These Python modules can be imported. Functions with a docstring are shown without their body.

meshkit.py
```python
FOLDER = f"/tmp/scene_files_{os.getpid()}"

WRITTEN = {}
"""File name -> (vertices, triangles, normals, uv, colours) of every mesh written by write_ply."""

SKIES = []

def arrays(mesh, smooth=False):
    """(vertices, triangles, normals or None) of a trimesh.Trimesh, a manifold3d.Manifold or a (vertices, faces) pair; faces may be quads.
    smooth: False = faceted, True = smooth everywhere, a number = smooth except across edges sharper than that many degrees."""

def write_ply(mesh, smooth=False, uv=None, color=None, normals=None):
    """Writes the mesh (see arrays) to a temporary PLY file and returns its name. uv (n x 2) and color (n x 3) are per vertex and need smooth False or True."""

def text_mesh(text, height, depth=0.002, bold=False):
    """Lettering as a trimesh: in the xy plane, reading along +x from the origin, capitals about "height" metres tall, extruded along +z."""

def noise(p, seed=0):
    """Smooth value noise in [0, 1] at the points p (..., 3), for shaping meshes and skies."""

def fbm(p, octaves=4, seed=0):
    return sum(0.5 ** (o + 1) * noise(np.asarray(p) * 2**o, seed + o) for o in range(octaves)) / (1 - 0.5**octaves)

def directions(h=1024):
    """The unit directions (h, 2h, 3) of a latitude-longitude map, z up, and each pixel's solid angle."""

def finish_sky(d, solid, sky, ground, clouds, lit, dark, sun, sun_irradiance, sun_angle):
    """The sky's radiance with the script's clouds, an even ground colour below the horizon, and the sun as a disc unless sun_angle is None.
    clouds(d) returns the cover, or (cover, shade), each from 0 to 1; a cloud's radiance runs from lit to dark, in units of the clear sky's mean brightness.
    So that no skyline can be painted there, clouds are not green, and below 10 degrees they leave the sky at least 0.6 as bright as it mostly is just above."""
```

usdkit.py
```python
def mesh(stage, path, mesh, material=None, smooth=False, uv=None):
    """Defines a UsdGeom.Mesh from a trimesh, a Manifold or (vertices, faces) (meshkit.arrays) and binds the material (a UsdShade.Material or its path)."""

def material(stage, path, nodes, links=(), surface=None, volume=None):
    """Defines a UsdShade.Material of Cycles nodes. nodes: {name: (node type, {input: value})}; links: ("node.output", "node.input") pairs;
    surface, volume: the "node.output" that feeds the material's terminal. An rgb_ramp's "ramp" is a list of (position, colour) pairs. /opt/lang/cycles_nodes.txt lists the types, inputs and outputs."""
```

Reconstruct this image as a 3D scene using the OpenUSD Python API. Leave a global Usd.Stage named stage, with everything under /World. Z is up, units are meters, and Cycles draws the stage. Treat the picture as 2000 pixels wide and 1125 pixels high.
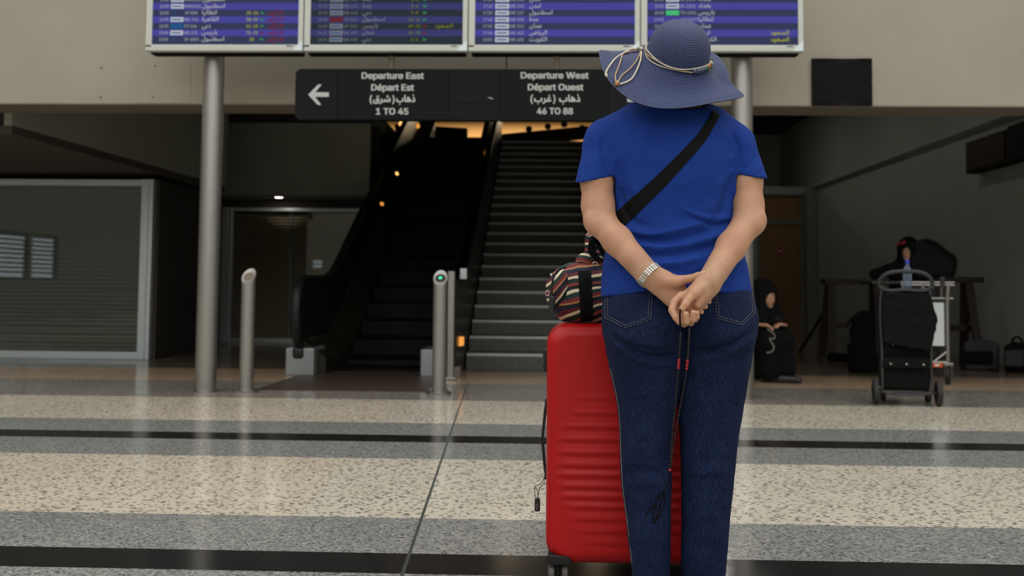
import math, random
import numpy as np, trimesh, manifold3d as m3, shapely.geometry as sg
from scipy.interpolate import CubicSpline, LinearNDInterpolator, PchipInterpolator
from scipy.sparse import csr_matrix
from scipy.spatial import Delaunay, cKDTree
import usdkit, meshkit
from pxr import Gf, Sdf, Usd, UsdGeom, UsdLux, UsdShade, Vt

random.seed(7)
stage = Usd.Stage.CreateInMemory()
UsdGeom.SetStageUpAxis(stage, 'Z')
UsdGeom.SetStageMetersPerUnit(stage, 1.0)
UsdGeom.Xform.Define(stage, '/World')
UsdGeom.Scope.Define(stage, '/World/Looks')

# ------------------------------------------------------------------ camera, sky, exposure
FPX, YAW, PITCH, ROLL, PPY, EYE = 1944.0, 0.03408, 0.05666, 0.009214, 449.03, np.array([0, 0, 0.9])
FWD = np.array([-math.sin(YAW) * math.cos(PITCH), math.cos(YAW) * math.cos(PITCH), math.sin(PITCH)])
_r = np.array([math.cos(YAW), math.sin(YAW), 0.0])
_u = np.cross(_r, FWD)
RIGHT, UP = _r * math.cos(ROLL) + _u * math.sin(ROLL), -_r * math.sin(ROLL) + _u * math.cos(ROLL)
cam = UsdGeom.Camera.Define(stage, '/World/camera')
_m = Gf.Matrix4d(1)
for i, v in enumerate((RIGHT, UP, -FWD)):
    _m.SetRow3(i, Gf.Vec3d(*v))
_m.SetTranslateOnly(Gf.Vec3d(*EYE))
cam.AddTransformOp().Set(_m)
cam.CreateHorizontalApertureAttr(36.0)
cam.CreateVerticalApertureAttr(20.25)
cam.CreateFocalLengthAttr(FPX * 36 / 2000)
cam.CreateVerticalApertureOffsetAttr(-(562.5 - PPY) * 36 / 2000)
cam.CreateFStopAttr(3.8)
cam.CreateFocusDistanceAttr(2.80)
cam.CreateClippingRangeAttr(Gf.Vec2f(0.05, 500))
cam.CreateExposureAttr(-0.82)
dome = UsdLux.DomeLight.Define(stage, '/World/daylight_sky')
dome.CreateIntensityAttr(1.0)
dome.CreateColorAttr(Gf.Vec3f(1.0, 0.985, 0.955))


def P(px, py, d):
    """the point at depth y = d that the photograph shows at pixel (px, py)"""
    v = FWD + RIGHT * (px - 1000) / FPX - UP * (py - PPY) / FPX
    return EYE + v * (d / v[1])


def proj(p):
    q = np.asarray(p, float) - EYE
    z = q @ FWD
    return np.stack([1000 + FPX * (q @ RIGHT) / z, PPY - FPX * (q @ UP) / z], -1)


# ------------------------------------------------------------------ prims
_used = {}
ORIGIN = {}


def _path(parent, name):
    k = (parent, name)
    n = _used.get(k, 0)
    _used[k] = n + 1
    return f'{parent}/{name}' + (f'_{n:03d}' if n else '')


def keys(prim, label=None, cat=None, group=None, kind=None):
    for k, v in (('label', label), ('category', cat), ('group', group), ('kind', kind)):
        if v:
            prim.SetCustomDataByKey(k, v)


def thing(name, label, cat, loc=(0, 0, 0), group=None, kind=None):
    p = _path('/World', name)
    x = UsdGeom.Xform.Define(stage, p)
    x.AddTranslateOp().Set(Gf.Vec3d(*map(float, loc)))
    ORIGIN[p] = np.array(loc, float)
    keys(x.GetPrim(), label, cat, group, kind)
    return p


def part(parent, name, mesh, mat, smooth=30, label=None, kind=None, uv=None):
    """a part (or sub-part) given in world coordinates, as ONE mesh prim under its thing"""
    p = _path(parent, name)
    o = ORIGIN[parent]
    ORIGIN[p] = o
    if isinstance(mesh, (tuple, list)) and not isinstance(mesh[0], np.ndarray):
        mesh = cat(*mesh)
    v, f = (np.array(mesh.vertices), np.array(mesh.faces)) if isinstance(mesh, trimesh.Trimesh) else meshkit.arrays(mesh)[:2]
    m = usdkit.mesh(stage, p, (v - o, f), M[mat], smooth=smooth, uv=uv)
    keys(m.GetPrim(), label, None, None, kind)
    return p


def single(name, mesh, mat, label, cat, smooth=30, group=None, kind=None, uv=None):
    """a top-level thing that is one mesh"""
    p = _path('/World', name)
    ORIGIN[p] = np.zeros(3)
    m = usdkit.mesh(stage, p, mesh, M[mat], smooth=smooth, uv=uv)
    keys(m.GetPrim(), label, cat, group, kind)
    return p


def struct(name, mesh, mat, label, cat='wall', smooth=30):
    return single(name, mesh, mat, label, cat, smooth, kind='structure')


# ------------------------------------------------------------------ shapes
def cat(*ms):
    return trimesh.util.concatenate([m if isinstance(m, trimesh.Trimesh) else trimesh.Trimesh(*meshkit.arrays(m)[:2], process=False) for m in ms])


def box(x0, x1, y0, y1, z0, z1):
    b = trimesh.creation.box((x1 - x0, y1 - y0, z1 - z0))
    b.apply_translation(((x0 + x1) / 2, (y0 + y1) / 2, (z0 + z1) / 2))
    return b


def rbox(x0, x1, y0, y1, z0, z1, r=0.006, n=8):
    r = min(r, (x1 - x0) / 2.01, (y1 - y0) / 2.01, (z1 - z0) / 2.01)
    s = m3.Manifold.sphere(r, n)
    return cat(m3.Manifold.batch_hull([s.translate((x, y, z)) for x in (x0 + r, x1 - r) for y in (y0 + r, y1 - r) for z in (z0 + r, z1 - r)]))


def move(m, T=None, t=None, rx=0, ry=0, rz=0):
    m = m.copy()
    for a, ax in ((rx, (1, 0, 0)), (ry, (0, 1, 0)), (rz, (0, 0, 1))):
        if a:
            m.apply_transform(trimesh.transformations.rotation_matrix(a, ax))
    if t is not None:
        m.apply_translation(t)
    return m


def spline(pts, n=40, closed=False):
    p = np.asarray(pts, float)
    if closed:
        p = np.vstack([p, p[:1]])
    s = np.r_[0, np.cumsum(np.linalg.norm(np.diff(p, axis=0), axis=1) + 1e-9)]
    return CubicSpline(s, p, bc_type='periodic' if closed else 'natural')(np.linspace(0, s[-1], n + (1 if closed else 0)))[:n]


def tube(pts, r, sides=8, closed=False, caps=True):
    p = np.asarray(pts, float)
    n = len(p)
    r = np.broadcast_to(np.asarray(r, float), (n,))
    t = (np.roll(p, -1, 0) - np.roll(p, 1, 0)) if closed else np.gradient(p, axis=0)
    t /= np.linalg.norm(t, axis=1, keepdims=True) + 1e-12
    a = np.cross(t[0], [0, 0, 1.0] if abs(t[0][2]) < 0.9 else [1.0, 0, 0])
    A = []
    for k in range(n):
        a = a - t[k] * (a @ t[k])
        a /= np.linalg.norm(a) + 1e-12
        A.append(a)
    A = np.array(A)
    B = np.cross(t, A)
    an = np.arange(sides) * 2 * np.pi / sides
    v = p[:, None] + r[:, None, None] * (np.cos(an)[None, :, None] * A[:, None] + np.sin(an)[None, :, None] * B[:, None])
    f = []
    m = n if closed else n - 1
    for i in range(m):
        j = (i + 1) % n
        for k in range(sides):
            l = (k + 1) % sides
            f += [(i * sides + k, i * sides + l, j * sides + l), (i * sides + k, j * sides + l, j * sides + k)]
    v = v.reshape(-1, 3)
    if caps and not closed:
        v = np.vstack([v, p[:1], p[-1:]])
        for k in range(sides):
            l = (k + 1) % sides
            f += [(len(v) - 2, l, k), (len(v) - 1, (n - 1) * sides + k, (n - 1) * sides + l)]
    return trimesh.Trimesh(v, f, process=False)


def cyl(a, b, r, sides=16, r2=None):
    return tube([a, b], [r, r if r2 is None else r2], sides)


def loft(rings, caps=True):
    """rings: (n, k, 3), closed rings"""
    R = np.asarray(rings, float)
    n, k, _ = R.shape
    i, j = np.meshgrid(np.arange(n - 1), np.arange(k), indexing='ij')
    q = np.stack([i * k + j, i * k + (j + 1) % k, (i + 1) * k + (j + 1) % k, (i + 1) * k + j], -1).reshape(-1, 4)
    f = np.vstack([q[:, [0, 1, 2]], q[:, [0, 2, 3]]])
    v = R.reshape(-1, 3)
    if caps:
        v = np.vstack([v, R[0].mean(0), R[-1].mean(0)])
        c = np.arange(k)
        f = np.vstack([f, np.stack([np.full(k, len(v) - 2), (c + 1) % k, c], 1), np.stack([np.full(k, len(v) - 1), (n - 1) * k + c, (n - 1) * k + (c + 1) % k], 1)])
    m = trimesh.Trimesh(v, f, process=False)
    if m.volume < 0:
        m.invert()
    return m


def lathe(prof, c=(0, 0, 0), axis=(0, 0, 1), sides=24):
    """prof: (r, h) pairs, along axis from c"""
    ax = np.array(axis, float) / np.linalg.norm(axis)
    a = np.cross(ax, [0, 0, 1.0] if abs(ax[2]) < 0.9 else [1.0, 0, 0])
    a /= np.linalg.norm(a)
    b = np.cross(ax, a)
    an = np.arange(sides) * 2 * np.pi / sides
    return loft([[np.array(c) + ax * h + r * (math.cos(t) * a + math.sin(t) * b) for t in an] for r, h in prof])


def ext(poly, d, axis='y', at=0.0):
    """extrude a shapely polygon given in (x, z) along y (axis 'y'), or in (y, z) along x"""
    m = trimesh.creation.extrude_polygon(poly, d, engine='earcut')
    v = m.vertices
    m.vertices = np.stack([v[:, 0], at + v[:, 2], v[:, 1]], 1) if axis == 'y' else np.stack([at + v[:, 2], v[:, 0], v[:, 1]], 1)
    m.fix_normals()
    return m


def quadgrid(V):
    """V (n, m, 3) -> open surface"""
    n, m, _ = V.shape
    i, j = np.meshgrid(np.arange(n - 1), np.arange(m - 1), indexing='ij')
    a = i * m + j
    q = np.stack([a, a + m, a + m + 1, a + 1], -1).reshape(-1, 4)
    return V.reshape(-1, 3), np.vstack([q[:, [0, 1, 2]], q[:, [0, 2, 3]]])


def shell(V, N, th):
    """a thin closed solid from a surface grid and its normals"""
    n, m, _ = V.shape
    f = []
    v1, f1 = quadgrid(V)
    v2 = (V - N * th).reshape(-1, 3)
    k = n * m
    f = [f1, f1[:, ::-1] + k]
    edge = [i * m for i in range(n)] + [(n - 1) * m + j for j in range(1, m)] + [i * m + m - 1 for i in range(n - 2, -1, -1)] + [j for j in range(m - 2, 0, -1)]
    e = np.array(edge)
    e2 = np.roll(e, -1)
    f += [np.stack([e, e2 + k, e2], 1), np.stack([e, e + k, e2 + k], 1)]
    t = trimesh.Trimesh(np.vstack([v1, v2]), np.vstack(f), process=False)
    if t.volume < 0:
        t.invert()
    return t


def text(s, h, x, y, z, sx=1.0, bold=True, align='c', th=0.003):
    """lettering facing the camera (-y); capitals h tall, baseline at z"""
    m = meshkit.text_mesh(s, h, th, bold)
    v = m.vertices.copy()
    v[:, 0] *= sx
    lo, hi = v[:, 0].min(), v[:, 0].max()
    v[:, 0] += x - ((lo + hi) / 2 if align == 'c' else lo)
    m.vertices = np.stack([v[:, 0], y - v[:, 2], z + v[:, 1]], 1)
    m.fix_normals()
    return m


def glyphs(key, h, x, y, z, align='c', th=0.003):
    """Arabic lettering from outlines; h = em size"""
    ms, s = [], h / 100.0
    for poly in ARABIC[key]:
        pg = sg.Polygon(poly[0], poly[1:]).buffer(0)
        for g in getattr(pg, 'geoms', [pg]):
            ms.append(trimesh.creation.extrude_polygon(g, th / s, engine='earcut'))
    m = cat(*ms)
    v = m.vertices * s
    lo, hi = v[:, 0].min(), v[:, 0].max()
    v[:, 0] += x - ((lo + hi) / 2 if align == 'c' else lo if align == 'l' else hi)
    m.vertices = np.stack([v[:, 0], y - v[:, 2], z + v[:, 1]], 1)
    m.fix_normals()
    return m


# ------------------------------------------------------------------ fields: smooth blended bodies, meshed with surface nets
def relax(v, e, n, lam=0.5, mu=-0.52):
    """volume-keeping smoothing"""
    e = np.vstack([e, e[:, ::-1]])
    A = csr_matrix((np.ones(len(e)), (e[:, 0], e[:, 1])), (len(v), len(v)))
    d = np.maximum(np.asarray(A.sum(1)), 1)
    v = np.array(v)
    for _ in range(n):
        for k in (lam, mu):
            v = v + k * (A @ v / d - v)
    return v


class Field:
    def __init__(s, lo, hi, h):
        s.h = h
        s.lo = np.array(lo, float)
        s.n = np.ceil((np.array(hi) - s.lo) / h).astype(int) + 1
        s.ax = [s.lo[k] + h * np.arange(s.n[k]) for k in range(3)]
        s.F = np.full(s.n, 1.0, np.float32)

    def win(s, lo, hi):
        sl = []
        for k in range(3):
            a = max(0, int((lo[k] - s.lo[k]) / s.h))
            b = min(s.n[k], int((hi[k] - s.lo[k]) / s.h) + 2)
            if b <= a:
                return None, None
            sl.append(slice(a, b))
        g = np.meshgrid(*[s.ax[k][sl[k]] for k in range(3)], indexing='ij', sparse=True)
        return tuple(sl), g

    def put(s, sl, d, k=0.0, sub=False):
        a = s.F[sl]
        d = d.astype(np.float32)
        if sub:
            d = -d
            hh = np.maximum(k - np.abs(a - d), 0) / max(k, 1e-9)
            s.F[sl] = np.maximum(a, d) + hh * hh * k / 4
        else:
            hh = np.maximum(k - np.abs(a - d), 0) / max(k, 1e-9)
            s.F[sl] = np.minimum(a, d) - hh * hh * k / 4

    def cone(s, a, b, ra, rb, k=0.01, flat=None, fs=1.0, sub=False):
        a, b = np.array(a, float), np.array(b, float)
        pad = max(ra, rb) + k + 3 * s.h
        sl, g = s.win(np.minimum(a, b) - pad, np.maximum(a, b) + pad)
        if sl is None:
            return
        ba = b - a
        L = ba @ ba + 1e-12
        t = np.clip(((g[0] - a[0]) * ba[0] + (g[1] - a[1]) * ba[1] + (g[2] - a[2]) * ba[2]) / L, 0, 1)
        q = [g[i] - a[i] - t * ba[i] for i in range(3)]
        d2 = q[0] ** 2 + q[1] ** 2 + q[2] ** 2
        if flat is not None:
            n = np.array(flat, float) / np.linalg.norm(flat)
            w = q[0] * n[0] + q[1] * n[1] + q[2] * n[2]
            d2 = d2 + (1 / fs ** 2 - 1) * w * w
        s.put(sl, np.sqrt(d2) - (ra + (rb - ra) * t), k, sub)

    def ell(s, c, r, k=0.01, rot=None, sub=False):
        c, r = np.array(c, float), np.array(r, float)
        pad = r.max() + k + 3 * s.h
        sl, g = s.win(c - pad, c + pad)
        if sl is None:
            return
        q = [g[i] - c[i] for i in range(3)]
        if rot is not None:
            q = [rot[i][0] * q[0] + rot[i][1] * q[1] + rot[i][2] * q[2] for i in range(3)]
        n = np.sqrt((q[0] / r[0]) ** 2 + (q[1] / r[1]) ** 2 + (q[2] / r[2]) ** 2)
        s.put(sl, (n - 1) * r.min(), k, sub)

    def column(s, zs, xl, xr, yb, yf, yc, k=0.01, n=2.3, ztop=None, zbot=None):
        """a body of stacked cross-sections; the arrays are given at the heights zs (any order)"""
        o = np.argsort(zs)
        zs = np.asarray(zs, float)[o]
        A = [PchipInterpolator(zs, np.asarray(v, float)[o]) for v in (xl, xr, yb, yf, yc)]
        zt, zb = (zs[-1] if ztop is None else ztop), (zs[0] if zbot is None else zbot)
        sl, g = s.win((min(xl) - .05, min(yb) - .05, zb - 3 * s.h), (max(xr) + .05, max(yf) + .05, zt + 3 * s.h))
        z = np.clip(g[2], zs[0], zs[-1])
        l, r, b, f, c = [a(z) for a in A]
        xc, hw = (l + r) / 2, (r - l) / 2
        hd = np.where(g[1] < c, c - b, f - c)
        v = (np.abs((g[0] - xc) / hw) ** n + np.abs((g[1] - c) / hd) ** n) ** (1 / n)
        d = (v - 1) * np.minimum(hw, hd)
        d = np.maximum(d, np.maximum(g[2] - zt, zb - g[2]))
        s.put(sl, d, k)

    def cut_above(s, p, n):
        """keep the side of the plane through p that n points away from"""
        g = np.meshgrid(*s.ax, indexing='ij', sparse=True)
        n = np.array(n, float) / np.linalg.norm(n)
        s.F = np.maximum(s.F, ((g[0] - p[0]) * n[0] + (g[1] - p[1]) * n[1] + (g[2] - p[2]) * n[2]).astype(np.float32))

    def mesh(s, smooth=2):
        F = s.F
        for k in range(3):
            sl = [slice(None)] * 3
            for e in (0, -1):
                sl[k] = e
                F[tuple(sl)] = np.maximum(F[tuple(sl)], 1e-3)
        S = F < 0
        nx, ny, nz = F.shape
        acc = np.zeros((nx - 1, ny - 1, nz - 1, 3), np.float32)
        cnt = np.zeros((nx - 1, ny - 1, nz - 1), np.float32)
        for k in range(3):
            a = [slice(None)] * 3
            b = [slice(None)] * 3
            a[k], b[k] = slice(0, -1), slice(1, None)
            fa, fb = F[tuple(a)], F[tuple(b)]
            cr = S[tuple(a)] != S[tuple(b)]
            t = np.where(cr, fa / np.where(cr, fa - fb, 1), 0)
            o = [i for i in range(3) if i != k]
            for u in (0, 1):
                for w in (0, 1):
                    sl = [None] * 3
                    sl[k] = slice(None)
                    sl[o[0]] = slice(u, F.shape[o[0]] - 1 + u)
                    sl[o[1]] = slice(w, F.shape[o[1]] - 1 + w)
                    c = cr[tuple(sl)]
                    cnt += c
                    acc[..., k] += np.where(c, t[tuple(sl)], 0)
                    acc[..., o[0]] += c * u
                    acc[..., o[1]] += c * w
        on = cnt > 0
        idx = np.full(on.shape, -1, np.int64)
        idx[on] = np.arange(on.sum())
        ijk = np.argwhere(on)
        V = s.lo + s.h * (ijk + acc[on] / cnt[on][:, None])
        faces = []
        for k in range(3):
            a = [slice(None)] * 3
            b = [slice(None)] * 3
            a[k], b[k] = slice(0, -1), slice(1, None)
            cr = S[tuple(a)] != S[tuple(b)]
            e = np.argwhere(cr)
            o = [(k + 1) % 3, (k + 2) % 3]
            ok = (e[:, o[0]] > 0) & (e[:, o[1]] > 0) & (e[:, o[0]] < F.shape[o[0]] - 1) & (e[:, o[1]] < F.shape[o[1]] - 1)
            e = e[ok]
            ins = S[tuple(e.T)]
            q = []
            for u, w in ((-1, -1), (0, -1), (0, 0), (-1, 0)):
                c = e.copy()
                c[:, o[0]] += u
                c[:, o[1]] += w
                q.append(idx[tuple(c.T)])
            q = np.stack(q, 1)
            q = np.where(ins[:, None], q, q[:, ::-1])
            faces.append(q)
        q = np.vstack(faces)
        m = trimesh.Trimesh(V, np.vstack([q[:, [0, 1, 2]], q[:, [0, 2, 3]]]), process=False)
        if smooth:
            m.vertices = relax(m.vertices, m.edges_unique, smooth)
        return m


def folds(m, lines, facing=-0.15):
    """dress a cloth surface with folds: lines of (points in the photograph, half-width px, height m). Positive raises a ridge, negative presses a crease."""
    n = m.vertex_normals
    px = proj(m.vertices)
    near = np.clip((facing - n[:, 1]) / 0.3, 0, 1)
    d = np.zeros(len(px))
    for pts, w, amp in lines:
        c = spline(pts, 40)
        dist, i = cKDTree(c).query(px)
        t = i / 39.0
        d += amp * np.exp(-(dist / w) ** 2) * np.minimum(1, 4 * np.minimum(t, 1 - t) + 0.15)
    m.vertices = m.vertices + n * (d * near)[:, None]
    return m


class Skin:
    """finds the point of a body's camera-facing surface that the photograph shows at a pixel"""

    def __init__(s, m, lo=None, hi=None):
        n = m.vertex_normals
        v = m.vertices
        ok = n[:, 1] < -0.05
        px = proj(v)
        if lo is not None:
            ok &= (px[:, 0] > lo[0]) & (px[:, 1] > lo[1]) & (px[:, 0] < hi[0]) & (px[:, 1] < hi[1])
        s.f = LinearNDInterpolator(px[ok], np.hstack([v[ok], n[ok]]))
        s.near = cKDTree(px[ok])
        s.all = np.hstack([v[ok], n[ok]])

    def at(s, px, py, off=0.0):
        q = np.stack(np.broadcast_arrays(np.asarray(px, float), np.asarray(py, float)), -1)
        shp, q = q.shape[:-1], q.reshape(-1, 2)
        r = s.f(q)
        bad = np.isnan(r[:, 0])
        if bad.any():
            r[bad] = s.all[s.near.query(q[bad])[1]]
        nn = r[:, 3:] / np.linalg.norm(r[:, 3:], axis=-1, keepdims=True)
        return (r[:, :3] + nn * off).reshape(*shp, 3)

    def patch(s, poly, off, step=3.0):
        """a piece of cloth lying on the surface, its outline given in the photograph"""
        pg = sg.Polygon(poly)
        x0, y0, x1, y1 = pg.bounds
        g = np.array([(x, y) for x in np.arange(x0, x1, step) for y in np.arange(y0, y1, step) if pg.buffer(-step * .4).contains(sg.Point(x, y))])
        rim = np.array([pg.exterior.interpolate(t).coords[0] for t in np.arange(0, pg.length, step * .8)])
        q = np.vstack([rim, g])
        tri = Delaunay(q).simplices
        c = q[tri].mean(1)
        tri = tri[[pg.buffer(.2).contains(sg.Point(*k)) for k in c]]
        top, low = s.at(q[:, 0], q[:, 1], off), s.at(q[:, 0], q[:, 1], -0.002)
        e1, e2 = q[tri[:, 1]] - q[tri[:, 0]], q[tri[:, 2]] - q[tri[:, 0]]
        a = e1[:, 0] * e2[:, 1] - e1[:, 1] * e2[:, 0]
        tri = np.where((a > 0)[:, None], tri[:, ::-1], tri)
        k, m = len(q), len(rim)
        e = np.arange(m)
        f = np.vstack([tri, tri[:, ::-1] + k, np.stack([e, (e + 1) % m, (e + 1) % m + k], 1), np.stack([e, (e + 1) % m + k, e + k], 1)])
        t = trimesh.Trimesh(np.vstack([top, low]), f, process=False)
        t.fix_normals()
        return t


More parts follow.
